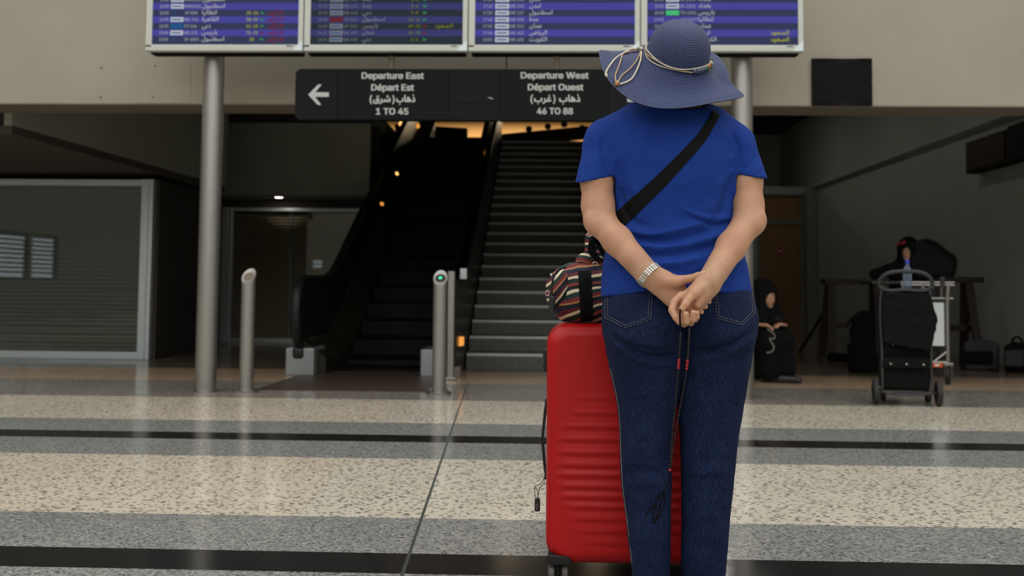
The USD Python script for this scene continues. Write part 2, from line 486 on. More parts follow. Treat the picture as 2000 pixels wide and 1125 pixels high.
# ------------------------------------------------------------------ outlines of the Arabic words on the sign and displays
ARABIC = {'go':[[[[206,8],[207,8],[207,11],[208,11],[208,14],[210,17],[210,19],[212,18],[214,18],[215,17],[219,17],[219,16],[228,16],[233,19],[233,24],[232,24],[232,27],[231,28],[228,36],[226,38],[224,42],[222,43],[222,47],[224,47],[226,49],[228,49],[229,51],[231,51],[232,53],[234,53],[236,50],[238,49],[238,47],[240,46],[241,41],[243,40],[246,34],[247,33],[247,30],[249,28],[249,24],[250,23],[250,13],[248,11],[248,9],[242,3],[237,2],[237,1],[233,1],[232,0],[219,0],[218,1],[213,1],[213,2],[207,3],[206,4]]],[[[217,66],[217,72],[221,77],[227,77],[227,76],[230,74],[230,73],[231,72],[231,66],[230,65],[229,62],[227,62],[227,61],[221,61],[221,62],[219,62],[219,64]]],[[[110,73],[124,73],[126,31],[127,30],[127,19],[130,15],[145,15],[144,19],[143,19],[143,22],[142,22],[142,32],[143,33],[144,38],[149,42],[151,43],[151,44],[148,46],[148,48],[151,50],[151,52],[154,55],[154,57],[157,57],[157,56],[159,56],[160,53],[162,53],[165,50],[167,50],[168,48],[170,48],[172,45],[174,44],[178,40],[180,40],[193,27],[193,25],[196,23],[196,20],[197,20],[197,11],[195,9],[194,7],[190,2],[188,2],[188,1],[184,1],[183,0],[171,0],[171,1],[162,2],[159,4],[158,4],[158,3],[155,3],[154,2],[151,2],[151,1],[145,1],[144,0],[127,0],[126,1],[122,1],[122,2],[119,2],[118,4],[116,4],[115,6],[113,8],[113,11],[112,11],[112,17],[111,18]],[[175,19],[173,13],[180,13],[182,16],[182,19],[179,23],[177,24],[177,22],[176,22],[176,19]],[[156,25],[157,24],[157,23],[158,22],[158,20],[159,19],[161,19],[162,20],[162,22],[164,25],[164,31],[162,34],[158,34],[157,33],[157,31],[156,31]]],[[[3,16],[3,27],[4,27],[4,32],[6,33],[6,37],[7,37],[7,39],[11,39],[12,38],[20,37],[19,28],[18,27],[18,23],[20,20],[20,18],[21,17],[23,17],[24,16],[26,16],[26,14],[28,14],[28,13],[33,13],[34,12],[64,12],[64,13],[72,13],[72,14],[76,14],[79,17],[81,17],[82,18],[82,20],[83,20],[83,25],[82,26],[82,31],[81,31],[81,35],[80,36],[79,41],[86,42],[87,43],[90,43],[90,44],[93,44],[93,42],[94,41],[95,38],[96,38],[96,34],[97,33],[97,28],[98,28],[98,17],[97,16],[97,13],[96,13],[94,9],[92,7],[90,7],[89,4],[85,3],[84,2],[77,1],[77,0],[72,0],[71,-1],[62,-1],[61,-2],[32,-2],[32,-1],[24,-1],[24,0],[20,0],[17,2],[14,2],[13,4],[11,4],[6,10],[4,15]]],[[[43,-16],[44,-15],[46,-12],[47,-12],[48,-11],[52,-11],[58,-16],[58,-21],[57,-21],[57,-23],[54,-25],[53,-26],[48,-26],[43,-22]]]],'east':[[[[81,-11],[81,-9],[87,-8],[88,-7],[92,-5],[93,-3],[95,-3],[97,-1],[99,-1],[102,2],[102,4],[104,6],[104,9],[106,9],[106,17],[104,18],[103,24],[102,24],[100,31],[99,31],[99,33],[105,36],[106,37],[108,37],[111,39],[113,39],[115,35],[116,34],[116,31],[118,29],[120,19],[126,14],[136,14],[137,16],[140,17],[141,21],[142,22],[142,26],[143,26],[144,33],[158,32],[157,18],[160,14],[170,14],[170,16],[172,16],[173,20],[174,20],[176,29],[177,29],[177,34],[182,34],[183,33],[190,33],[191,32],[191,28],[190,27],[190,17],[191,16],[193,16],[194,14],[203,14],[207,17],[207,19],[208,19],[208,24],[207,24],[207,30],[206,30],[205,33],[204,33],[204,37],[203,38],[203,41],[202,41],[202,44],[210,46],[210,47],[213,47],[213,48],[217,48],[217,46],[218,46],[218,43],[219,42],[219,39],[220,39],[220,35],[221,34],[221,28],[222,28],[222,16],[221,15],[221,12],[219,10],[219,8],[210,1],[206,1],[206,0],[193,0],[193,1],[189,1],[188,3],[186,3],[184,6],[183,7],[181,6],[181,4],[179,2],[177,2],[177,1],[173,1],[172,0],[159,0],[159,1],[153,2],[151,6],[147,4],[146,2],[144,2],[143,1],[138,1],[138,0],[126,0],[125,1],[122,1],[122,2],[119,3],[118,2],[117,-2],[115,-4],[114,-6],[107,-13],[105,-13],[103,-16],[101,-16],[100,-18],[98,-18],[98,-19],[93,-20],[92,-21],[89,-21],[89,-22],[86,-22],[86,-19],[83,-17],[82,-11]]],[[[184,53],[184,58],[185,58],[186,60],[189,61],[189,62],[193,62],[194,61],[196,61],[197,58],[198,58],[198,53],[197,53],[197,51],[194,50],[193,49],[189,49],[189,50],[187,50],[185,53]]],[[[177,68],[177,72],[178,73],[178,74],[181,76],[181,77],[186,77],[186,76],[188,76],[189,72],[190,72],[190,68],[189,67],[189,66],[186,64],[186,63],[181,63],[181,64],[179,64],[178,68]]],[[[169,53],[169,58],[170,58],[170,60],[173,61],[173,62],[178,62],[178,61],[180,61],[181,58],[182,58],[182,53],[181,53],[181,51],[178,50],[178,49],[173,49],[173,50],[171,50],[170,53]]],[[[2,1],[2,13],[3,14],[3,18],[4,18],[4,22],[7,25],[7,28],[9,29],[9,28],[12,28],[13,27],[16,27],[16,26],[20,24],[20,21],[19,21],[19,18],[18,17],[18,12],[17,12],[17,7],[18,7],[18,4],[24,-2],[26,-2],[26,-3],[30,-3],[31,-4],[48,-4],[49,-3],[56,-2],[63,4],[63,7],[61,7],[61,6],[50,6],[50,7],[46,7],[45,8],[43,8],[39,13],[39,16],[38,17],[38,27],[39,27],[39,30],[40,30],[42,37],[51,44],[54,44],[54,46],[63,46],[64,44],[69,43],[70,41],[72,41],[73,38],[76,37],[77,32],[78,32],[79,25],[80,24],[80,10],[79,10],[79,6],[78,5],[78,2],[77,2],[76,-2],[75,-3],[74,-4],[72,-6],[72,-8],[70,-10],[68,-10],[67,-12],[65,-12],[63,-14],[54,-17],[53,-18],[46,-18],[46,-19],[27,-19],[26,-18],[21,-18],[21,-17],[18,-17],[17,-16],[11,-13],[6,-8],[5,-6],[3,-3],[3,1]],[[53,23],[53,21],[55,20],[64,20],[64,26],[61,31],[56,31],[53,28],[53,26],[52,25],[52,24]]],[[[61,59],[61,64],[67,69],[72,68],[76,64],[76,59],[75,59],[73,56],[71,55],[71,54],[66,54],[65,55],[63,56],[62,59]]],[[[43,59],[43,64],[49,69],[54,68],[58,64],[58,59],[57,59],[57,57],[54,55],[53,54],[48,54],[47,55],[46,56],[44,59]]]],'west':[[[[100,-11],[100,-9],[106,-8],[107,-7],[111,-5],[112,-3],[114,-3],[116,-1],[118,-1],[121,2],[121,4],[123,6],[123,9],[124,9],[124,17],[123,18],[122,24],[121,24],[119,31],[118,31],[118,33],[120,33],[120,34],[124,36],[124,37],[127,37],[130,39],[132,39],[133,35],[134,34],[134,31],[137,29],[139,19],[142,16],[144,16],[145,14],[162,14],[162,16],[160,18],[158,24],[157,24],[157,34],[158,35],[158,38],[159,38],[160,42],[163,46],[165,46],[167,48],[172,49],[172,50],[176,50],[177,51],[187,51],[187,50],[192,50],[191,36],[188,36],[187,37],[178,37],[178,36],[173,34],[173,32],[171,30],[171,27],[172,27],[172,24],[179,18],[185,19],[186,20],[188,20],[189,21],[192,21],[194,23],[198,23],[202,10],[200,10],[198,8],[195,8],[194,7],[191,7],[191,6],[188,6],[188,4],[185,4],[184,3],[175,2],[174,1],[165,1],[164,0],[144,0],[144,1],[141,1],[141,2],[138,3],[137,2],[136,-2],[133,-4],[133,-6],[126,-13],[124,-13],[122,-16],[120,-16],[119,-18],[117,-18],[117,-19],[111,-20],[111,-21],[108,-21],[108,-22],[104,-22],[104,-19],[102,-17],[101,-11]]],[[[170,64],[170,71],[171,71],[171,73],[174,75],[174,76],[180,76],[184,71],[184,64],[180,60],[174,60],[174,61],[172,61],[171,64]]],[[[3,16],[3,27],[4,27],[4,32],[6,33],[6,37],[7,37],[7,39],[11,39],[12,38],[20,37],[19,28],[18,27],[18,23],[20,20],[20,18],[21,17],[23,17],[24,16],[26,16],[26,14],[28,14],[28,13],[33,13],[34,12],[64,12],[64,13],[72,13],[72,14],[76,14],[79,17],[81,17],[82,18],[82,20],[83,20],[83,25],[82,26],[82,31],[81,31],[81,35],[80,36],[79,41],[86,42],[87,43],[90,43],[90,44],[93,44],[93,42],[94,41],[95,38],[96,38],[96,34],[97,33],[97,28],[98,28],[98,17],[97,16],[97,13],[96,13],[94,9],[92,7],[90,7],[89,4],[85,3],[84,2],[77,1],[77,0],[72,0],[71,-1],[62,-1],[61,-2],[32,-2],[32,-1],[24,-1],[24,0],[20,0],[17,2],[14,2],[13,4],[11,4],[6,10],[4,15]]],[[[43,-16],[44,-15],[46,-12],[47,-12],[48,-11],[52,-11],[58,-16],[58,-21],[57,-21],[57,-23],[54,-25],[53,-26],[48,-26],[43,-22]]]],'istanbul':[[[[370,72],[382,72],[382,0],[370,0]]],[[[75,-10],[92,-7],[99,-2],[88,0],[78,8],[78,22],[90,37],[102,37],[103,35],[107,35],[115,22],[116,13],[132,13],[137,21],[138,32],[147,32],[150,30],[151,13],[170,13],[172,16],[173,22],[175,23],[175,32],[182,32],[185,30],[185,16],[188,13],[204,13],[207,16],[208,72],[220,72],[220,33],[224,33],[228,37],[237,40],[238,42],[252,42],[253,40],[257,40],[265,30],[265,13],[282,13],[288,30],[297,30],[298,13],[312,13],[315,25],[317,26],[318,32],[327,30],[328,13],[342,13],[345,16],[345,26],[340,35],[340,42],[347,43],[348,45],[352,45],[355,26],[357,25],[355,8],[345,0],[328,0],[321,5],[318,5],[315,0],[298,0],[289,5],[282,0],[263,0],[261,2],[244,2],[242,0],[185,0],[179,6],[170,0],[150,0],[141,6],[135,0],[113,0],[107,-12],[103,-13],[95,-20],[88,-20],[87,-22],[78,-22]],[[236,30],[222,13],[241,12],[243,15],[249,15],[252,18],[252,27],[249,30]],[[93,25],[90,21],[90,13],[102,13],[102,21],[100,25]]],[[[172,52],[175,55],[182,55],[183,51],[185,50],[182,43],[175,43],[173,45]]],[[[135,-13],[138,-10],[145,-10],[147,-17],[140,-22],[139,-20],[135,-20]]],[[[3,-5],[3,12],[5,13],[8,22],[17,20],[17,15],[15,14],[15,-1],[18,-7],[24,-10],[41,-10],[50,-5],[50,2],[52,4],[53,72],[65,72],[65,5],[63,4],[60,-10],[50,-20],[43,-20],[42,-22],[23,-22],[22,-20],[10,-17]]]],'antalya':[[[[240,72],[252,72],[252,0],[240,0]]],[[[105,72],[117,72],[118,16],[121,13],[134,13],[137,16],[138,72],[150,72],[150,33],[154,33],[158,37],[167,40],[168,42],[182,42],[183,40],[187,40],[195,30],[194,13],[214,13],[215,31],[213,33],[210,42],[222,45],[225,31],[227,30],[227,13],[225,12],[225,8],[215,0],[193,0],[191,2],[174,2],[172,0],[115,0],[114,2],[110,3],[105,10]],[[166,30],[152,13],[171,12],[173,15],[179,15],[182,18],[182,27],[179,30]]],[[[210,65],[213,67],[220,67],[220,63],[222,62],[220,55],[213,55],[210,58]]],[[[8,10],[8,72],[20,72],[20,16],[24,12],[40,13],[45,18],[48,32],[55,32],[57,30],[58,13],[77,13],[80,16],[80,72],[92,72],[92,15],[85,3],[81,2],[80,0],[58,0],[51,6],[42,0],[18,0],[10,5],[10,9]]],[[[35,-13],[38,-10],[45,-10],[49,-14],[53,-10],[60,-10],[62,-13],[62,-20],[55,-22],[49,-16],[40,-22],[39,-20],[35,-20]]]],'cairo':[[[[270,72],[282,72],[282,0],[270,0]]],[[[160,10],[160,72],[172,72],[172,16],[175,13],[193,13],[192,19],[190,20],[190,32],[192,33],[193,37],[203,45],[215,45],[216,43],[220,42],[227,32],[225,12],[241,13],[245,16],[245,72],[257,72],[257,15],[250,3],[246,2],[245,0],[218,0],[216,2],[204,2],[202,0],[170,0],[163,5],[162,9]],[[203,29],[205,15],[209,15],[215,21],[215,29],[212,32],[206,32]]],[[[195,60],[198,67],[205,67],[209,64],[213,67],[220,67],[222,65],[222,58],[218,57],[217,55],[209,61],[202,55]]],[[[43,-15],[45,-10],[60,-5],[63,2],[67,6],[67,19],[63,25],[63,32],[65,35],[72,35],[75,32],[78,21],[83,13],[101,13],[100,19],[98,20],[98,32],[103,40],[106,41],[105,47],[110,52],[115,52],[120,45],[125,45],[147,20],[147,8],[137,0],[104,2],[102,0],[83,0],[79,2],[77,-2],[57,-20],[48,-22]],[[128,20],[127,13],[134,13],[135,19]],[[110,21],[117,18],[120,23],[120,32],[117,35],[110,32]]],[[[3,10],[3,25],[10,33],[15,50],[20,52],[35,40],[35,36],[40,32],[40,26],[42,25],[40,8],[30,0],[15,0],[9,5],[5,5],[5,9]],[[15,16],[18,13],[26,13],[30,16],[30,24],[24,32],[20,32],[15,24]]],[[[8,65],[10,72],[17,72],[21,69],[25,72],[32,72],[35,70],[35,63],[31,62],[30,60],[22,66],[15,60]]]],'dubai':[[[[110,5],[115,15],[119,13],[136,12],[140,16],[137,29],[128,40],[128,45],[132,45],[137,50],[150,30],[150,21],[152,20],[150,8],[140,0],[120,0],[119,2]]],[[[3,-5],[5,20],[15,20],[18,17],[15,-2],[23,-10],[54,-10],[55,-8],[59,-7],[62,-1],[57,5],[50,5],[50,17],[57,17],[66,13],[87,13],[90,16],[90,26],[88,28],[85,42],[97,45],[100,26],[102,25],[100,8],[87,0],[76,0],[72,-10],[65,-17],[51,-20],[50,-22],[23,-22],[22,-20],[15,-20],[12,-15],[8,-15],[7,-11]]],[[[83,-20],[83,-13],[85,-10],[92,-10],[95,-17],[90,-22]]],[[[22,-35],[25,-33],[32,-33],[36,-36],[40,-33],[47,-33],[50,-35],[50,-42],[43,-45],[36,-39],[28,-45],[27,-43],[23,-42]]]],'paris':[[[[220,10],[220,72],[232,72],[233,16],[236,13],[252,13],[255,16],[255,26],[253,28],[250,42],[262,45],[267,15],[265,14],[265,8],[252,0],[230,0],[223,5],[222,9]]],[[[248,-20],[248,-13],[250,-10],[257,-10],[260,-17],[255,-22]]],[[[140,-20],[140,-13],[143,-10],[150,-10],[154,-14],[158,-10],[165,-10],[169,-14],[173,-10],[179,-10],[183,-5],[187,-5],[195,6],[195,19],[190,25],[190,32],[193,35],[200,35],[202,32],[205,18],[207,17],[207,8],[205,7],[202,-5],[190,-17],[175,-22],[172,-16],[169,-14],[167,-20],[163,-20],[162,-22],[154,-16],[147,-22]]],[[[3,-5],[5,20],[15,20],[18,17],[15,14],[15,-1],[18,-7],[24,-10],[44,-10],[49,-7],[55,1],[55,14],[53,15],[50,30],[57,30],[58,32],[62,32],[63,26],[65,25],[65,18],[69,12],[82,13],[88,32],[97,30],[98,13],[112,13],[115,16],[115,37],[125,37],[125,24],[131,13],[151,13],[155,16],[155,29],[153,30],[150,42],[162,45],[165,31],[167,30],[167,13],[165,12],[165,8],[152,0],[130,0],[121,6],[115,0],[98,0],[91,5],[88,5],[85,0],[68,1],[65,-1],[65,-7],[60,-11],[60,-15],[56,-15],[52,-20],[46,-20],[45,-22],[23,-22],[22,-20],[15,-20],[12,-15],[8,-15],[7,-11]]]],'jeddah':[[[[48,5],[53,15],[56,13],[74,12],[77,16],[75,29],[65,40],[65,45],[69,45],[73,50],[80,45],[93,13],[116,13],[118,15],[127,15],[128,17],[137,21],[137,25],[131,27],[120,28],[119,30],[108,28],[107,32],[105,33],[108,40],[125,40],[126,38],[140,35],[146,30],[155,30],[155,26],[157,25],[157,18],[151,17],[130,5],[123,5],[115,0],[93,0],[86,5],[77,0],[58,0],[57,2]]],[[[123,-10],[130,-8],[135,-13],[135,-17],[132,-20],[125,-20],[123,-17]]],[[[3,10],[3,25],[10,33],[15,50],[20,52],[35,40],[35,36],[40,32],[40,26],[42,25],[40,8],[30,0],[15,0],[9,5],[5,5],[5,9]],[[15,16],[18,13],[26,13],[30,16],[30,24],[24,32],[20,32],[15,24]]],[[[8,65],[10,72],[17,72],[21,69],[25,72],[32,72],[35,70],[35,63],[31,62],[30,60],[22,66],[15,60]]]],'amman':[[[[80,10],[80,72],[92,72],[93,16],[96,13],[107,13],[112,18],[115,27],[125,37],[135,40],[136,38],[142,37],[150,30],[158,13],[173,13],[172,19],[170,20],[170,35],[172,36],[173,40],[185,47],[202,48],[202,35],[186,35],[183,31],[183,21],[191,15],[210,20],[210,13],[212,12],[210,8],[196,5],[195,3],[184,2],[182,0],[155,0],[154,2],[149,2],[145,-2],[133,-2],[119,6],[112,0],[90,0],[83,5],[82,9]],[[125,16],[131,10],[142,11],[140,22],[134,27],[131,27],[125,22]]],[[[3,-5],[5,20],[15,20],[18,17],[17,13],[15,11],[15,-4],[18,-7],[24,-10],[44,-10],[49,-7],[55,1],[55,14],[53,15],[52,22],[48,30],[60,35],[60,31],[65,25],[65,16],[67,15],[67,3],[65,2],[62,-10],[55,-17],[46,-20],[45,-22],[23,-22],[22,-20],[10,-17]]],[[[28,45],[30,52],[37,52],[40,50],[40,43],[37,40],[30,40],[30,44]]]],'london':[[[[75,5],[80,15],[84,13],[101,12],[105,16],[102,29],[93,40],[93,45],[97,45],[100,50],[107,45],[121,13],[137,13],[140,16],[140,22],[142,23],[143,32],[150,32],[152,30],[153,16],[156,13],[172,13],[175,16],[175,72],[187,72],[187,15],[180,3],[176,2],[175,0],[153,0],[146,6],[137,0],[120,0],[111,5],[105,0],[85,0],[84,2]]],[[[140,52],[143,55],[150,55],[150,51],[152,50],[150,43],[143,43],[140,45]]],[[[3,-5],[5,20],[15,20],[18,17],[17,13],[15,11],[15,-4],[18,-7],[24,-10],[44,-10],[49,-7],[55,1],[55,14],[53,15],[52,22],[48,30],[60,35],[60,31],[65,25],[65,16],[67,15],[67,3],[65,2],[62,-10],[55,-17],[46,-20],[45,-22],[23,-22],[22,-20],[10,-17]]],[[[28,45],[30,52],[37,52],[40,50],[40,43],[37,40],[30,40],[30,44]]]],'riyadh':[[[[282,72],[295,72],[295,0],[283,0]]],[[[170,-13],[173,-10],[180,-10],[184,-14],[188,-10],[195,-10],[199,-14],[213,-5],[217,-5],[220,2],[225,6],[225,19],[220,25],[220,32],[223,35],[230,35],[232,32],[235,21],[241,13],[255,13],[257,16],[258,72],[270,72],[270,15],[262,3],[258,2],[257,0],[240,0],[236,2],[235,-2],[220,-17],[208,-20],[207,-22],[203,-20],[202,-16],[199,-14],[197,-20],[193,-20],[192,-22],[184,-16],[175,-22],[174,-20],[170,-20]]],[[[145,10],[145,72],[157,72],[158,16],[161,13],[182,13],[185,16],[185,29],[183,30],[180,42],[192,45],[195,31],[197,30],[197,13],[190,3],[183,2],[182,0],[155,0],[148,5],[147,9]]],[[[3,-7],[3,10],[5,11],[8,20],[17,17],[17,13],[15,11],[15,-4],[20,-10],[26,-12],[41,-12],[55,-2],[55,14],[50,23],[53,30],[62,30],[65,16],[69,13],[74,13],[85,23],[85,27],[89,28],[95,35],[107,38],[108,40],[122,40],[123,38],[127,37],[135,25],[132,10],[125,3],[111,0],[110,-2],[78,-2],[77,0],[68,1],[62,-12],[50,-22],[36,-23],[35,-25],[18,-22],[10,-17]],[[106,27],[90,10],[114,10],[122,16],[122,24],[119,27]]],[[[105,57],[107,58],[108,62],[115,62],[117,60],[117,53],[115,50],[108,50]]]],'kuwait':[[[[282,72],[295,72],[295,0],[283,0]]],[[[150,-15],[150,-10],[167,-7],[174,-2],[163,0],[153,8],[153,22],[165,37],[177,37],[178,35],[182,35],[190,22],[191,13],[222,13],[222,19],[218,23],[217,27],[200,43],[200,50],[208,57],[212,58],[233,70],[237,70],[242,60],[238,60],[214,46],[230,30],[230,26],[235,22],[235,18],[240,13],[254,13],[257,16],[258,72],[270,72],[270,15],[262,3],[258,2],[257,0],[240,0],[231,6],[222,0],[189,0],[182,-12],[178,-13],[170,-20],[163,-20],[162,-22],[153,-22],[152,-16]],[[168,25],[165,21],[165,13],[177,13],[177,22],[174,25]]],[[[3,13],[5,37],[15,35],[15,16],[24,10],[64,10],[65,12],[72,13],[78,17],[82,18],[90,28],[97,27],[100,25],[100,16],[103,13],[127,13],[130,16],[130,29],[128,30],[125,42],[132,43],[133,45],[137,45],[140,31],[142,30],[142,13],[140,12],[140,8],[127,0],[103,0],[102,2],[95,3],[89,9],[77,3],[59,0],[57,-2],[25,-2],[24,0],[10,3]]],[[[115,-13],[118,-10],[125,-10],[129,-14],[133,-10],[140,-10],[142,-13],[142,-20],[135,-22],[129,-16],[120,-22],[119,-20],[115,-20]]],[[[52,52],[60,55],[65,50],[65,45],[62,43],[55,43],[53,45]]],[[[35,50],[42,55],[43,53],[47,52],[47,45],[45,43],[38,43]]]],'baghdad':[[[[75,5],[80,15],[84,13],[101,12],[105,16],[102,29],[93,40],[93,45],[97,45],[100,50],[107,45],[121,13],[145,13],[145,17],[135,25],[135,35],[143,42],[149,43],[150,45],[165,45],[175,37],[175,25],[170,19],[170,13],[191,13],[195,15],[195,26],[193,28],[190,42],[197,43],[198,45],[202,45],[205,26],[207,25],[205,8],[192,0],[168,0],[159,5],[141,2],[140,0],[120,0],[111,5],[105,0],[85,0],[84,2]],[[150,27],[155,20],[159,20],[162,23],[162,32],[145,32],[145,28]]],[[[188,-13],[190,-10],[197,-10],[200,-17],[193,-22],[192,-20],[188,-20]]],[[[150,65],[153,67],[160,67],[160,63],[162,62],[160,55],[153,55],[150,58]]],[[[55,72],[67,72],[67,0],[55,0]]],[[[3,5],[8,15],[11,13],[29,12],[32,16],[30,29],[20,40],[20,45],[24,45],[30,50],[42,30],[43,21],[45,20],[42,8],[32,0],[13,0],[12,2]]]],'delay':[[[[258,72],[270,72],[270,0],[258,0]]],[[[158,13],[158,65],[170,65],[170,16],[173,13],[192,13],[197,21],[198,32],[207,32],[210,30],[208,19],[210,13],[229,13],[232,16],[233,72],[245,72],[245,15],[237,3],[233,2],[232,0],[210,0],[201,5],[192,0],[170,0],[169,2],[160,5],[160,12]]],[[[190,45],[190,52],[194,53],[195,55],[204,49],[210,55],[217,52],[217,45],[215,43],[208,43],[204,46],[200,43],[193,43]]],[[[153,73],[153,77],[155,79],[153,83],[153,92],[158,97],[167,97],[167,90],[160,90],[160,84],[172,82],[172,78],[170,75]]],[[[85,-20],[85,-3],[87,-2],[90,10],[103,22],[117,28],[119,31],[110,33],[109,35],[88,35],[88,45],[102,47],[104,45],[115,45],[129,38],[142,37],[145,25],[126,22],[125,20],[111,15],[100,5],[98,-1],[98,-16],[100,-22],[109,-27],[136,-27],[138,-25],[142,-25],[145,-28],[145,-35],[133,-38],[132,-40],[110,-40],[109,-38],[103,-37],[102,-35],[93,-32]]],[[[110,65],[113,67],[120,67],[120,63],[123,62],[120,55],[113,55],[110,58]]],[[[0,-13],[17,-5],[20,2],[25,6],[25,19],[20,25],[20,32],[23,35],[30,35],[32,32],[35,21],[41,13],[61,13],[65,16],[65,29],[63,30],[60,42],[72,45],[75,31],[77,30],[77,13],[70,3],[63,2],[62,0],[40,0],[36,2],[35,-2],[20,-17],[8,-20],[7,-22],[3,-20]]],[[[50,-13],[53,-10],[60,-10],[64,-14],[68,-10],[75,-10],[77,-13],[77,-20],[70,-22],[64,-16],[55,-22],[54,-20],[50,-20]]]],'boarding':[[[[285,72],[297,72],[297,0],[285,0]]],[[[50,-10],[67,-7],[74,-2],[63,0],[53,8],[53,22],[65,37],[77,37],[78,35],[82,35],[90,22],[91,13],[113,13],[112,17],[103,25],[103,35],[118,45],[135,45],[142,40],[145,28],[143,27],[142,20],[138,17],[139,13],[159,13],[165,30],[172,30],[175,27],[175,13],[182,10],[183,15],[203,35],[214,38],[215,40],[230,40],[231,38],[235,37],[242,25],[240,13],[257,13],[260,16],[260,72],[272,72],[272,15],[270,14],[270,8],[260,0],[238,0],[237,2],[229,2],[227,0],[218,0],[217,-2],[183,-2],[169,5],[160,0],[138,0],[129,5],[121,5],[120,3],[111,2],[110,0],[88,0],[82,-12],[78,-13],[75,-17],[63,-20],[62,-22],[53,-22]],[[213,27],[197,10],[222,10],[230,16],[230,24],[226,27]],[[115,28],[123,20],[129,20],[132,32],[116,32]],[[68,25],[65,21],[65,13],[77,13],[77,22],[74,25]]],[[[3,5],[8,15],[11,13],[29,12],[32,16],[30,29],[20,40],[20,45],[24,45],[30,50],[42,30],[43,21],[45,20],[42,8],[32,0],[13,0],[12,2]]]]}


# ------------------------------------------------------------------ materials
def lin(c):
    c = np.array(c, float) / 255
    return tuple(np.where(c <= 0.04045, c / 12.92, ((c + 0.055) / 1.055) ** 2.4))


M = {}


def mat(name, col, rough=0.5, metal=0.0, col2=None, scale=8.0, bump=0.0, bscale=60.0, stretch=None, lo=0.35, hi=0.65, detail=4, **kw):
    """a principled material; col2 mixes in by noise, bump adds fine relief"""
    nodes = {'p': ('principled_bsdf', {'roughness': rough, 'metallic': metal, **kw})}
    links = []
    if col2 is not None or bump:
        nodes['tc'] = ('texture_coordinate', {})
        nodes['mp'] = ('mapping', {'scale': stretch or (1, 1, 1)})
        links.append(('tc.object', 'mp.vector'))
    if col2 is not None:
        nodes['n'] = ('noise_texture', {'scale': scale, 'detail': detail, 'roughness': 0.6})
        nodes['r'] = ('rgb_ramp', {'ramp': [(0, lin(col)), (lo, lin(col)), (hi, lin(col2)), (1, lin(col2))]})
        links += [('mp.vector', 'n.vector'), ('n.fac', 'r.fac'), ('r.color', 'p.base_color')]
    else:
        nodes['p'][1]['base_color'] = lin(col)
    if bump:
        nodes['bn'] = ('noise_texture', {'scale': bscale, 'detail': 3})
        nodes['b'] = ('bump', {'strength': bump, 'distance': 0.004})
        links += [('mp.vector', 'bn.vector'), ('bn.fac', 'b.height'), ('b.normal', 'p.normal')]
    M[name] = usdkit.material(stage, '/World/Looks/' + name, nodes, links, surface='p.BSDF')


def glow(name, col, strength):
    M[name] = usdkit.material(stage, '/World/Looks/' + name, {'e': ('emission', {'color': lin(col), 'strength': strength})}, surface='e.emission')


def terrazzo(name, base, base2, chips, scale=60.0, presence=0.45, size=0.36, rough=0.16):
    """polished terrazzo: angular chips of other stone set in a ground"""
    nodes = {'g': ('geometry', {}), 'wn': ('noise_texture', {'scale': scale * 1.3, 'detail': 2}),
             'wv': ('mix_vector', {'fac': 0.012}),
             'v': ('voronoi_texture', {'scale': scale, 'randomness': 1.0, 'dimensions': '2D'}),
             'mp': ('mapping', {'scale': (0.62, 1.0, 1.0)}),
             'sc': ('separate_color', {}), 'in': ('math', {'math_type': 'less_than', 'value2': size}),
             'rs': ('math', {'math_type': 'multiply_add', 'value2': 0.42, 'value3': size - 0.26}),
             'pr': ('math', {'math_type': 'less_than', 'value2': presence}), 'mk': ('math', {'math_type': 'multiply'}),
             'gn': ('noise_texture', {'scale': 2.2, 'detail': 5, 'roughness': 0.65}), 'gr': ('rgb_ramp', {'ramp': [(0, lin(base)), (0.35, lin(base)), (0.68, lin(base2)), (1, lin(base2))]}),
             'fn': ('noise_texture', {'scale': 180.0, 'detail': 2}), 'fm': ('mix', {'mix_type': 'overlay', 'fac': 0.22}),
             'cr': ('rgb_ramp', {'ramp': [(i / max(1, len(chips) - 1), lin(c)) for i, c in enumerate(chips)], 'interpolate': False} if len(chips) > 1 else {'ramp': [(0, lin(chips[0])), (1, lin(chips[0]))]}),
             'mx': ('mix', {}), 'rn': ('noise_texture', {'scale': 1.1, 'detail': 3}), 'rr': ('map_range', {'from_min': 0.3, 'from_max': 0.7, 'to_min': rough - .03, 'to_max': rough + .05}),
             'p': ('principled_bsdf', {'ior': 1.5})}
    links = [('g.position', 'mp.vector'), ('mp.vector', 'wn.vector'), ('mp.vector', 'wv.a'), ('wn.color', 'wv.b'), ('wv.result', 'v.vector'), ('v.color', 'sc.color'),
             ('v.distance', 'in.value1'), ('sc.g', 'rs.value1'), ('rs.value', 'in.value2'), ('sc.r', 'pr.value1'), ('in.value', 'mk.value1'), ('pr.value', 'mk.value2'),
             ('g.position', 'gn.vector'), ('gn.fac', 'gr.fac'), ('g.position', 'fn.vector'), ('gr.color', 'fm.color1'), ('fn.color', 'fm.color2'),
             ('sc.b', 'cr.fac'), ('mk.value', 'mx.fac'), ('fm.color', 'mx.color1'), ('cr.color', 'mx.color2'), ('mx.color', 'p.base_color'),
             ('g.position', 'rn.vector'), ('rn.fac', 'rr.value'), ('rr.result', 'p.roughness')]
    M[name] = usdkit.material(stage, '/World/Looks/' + name, nodes, links, surface='p.BSDF')


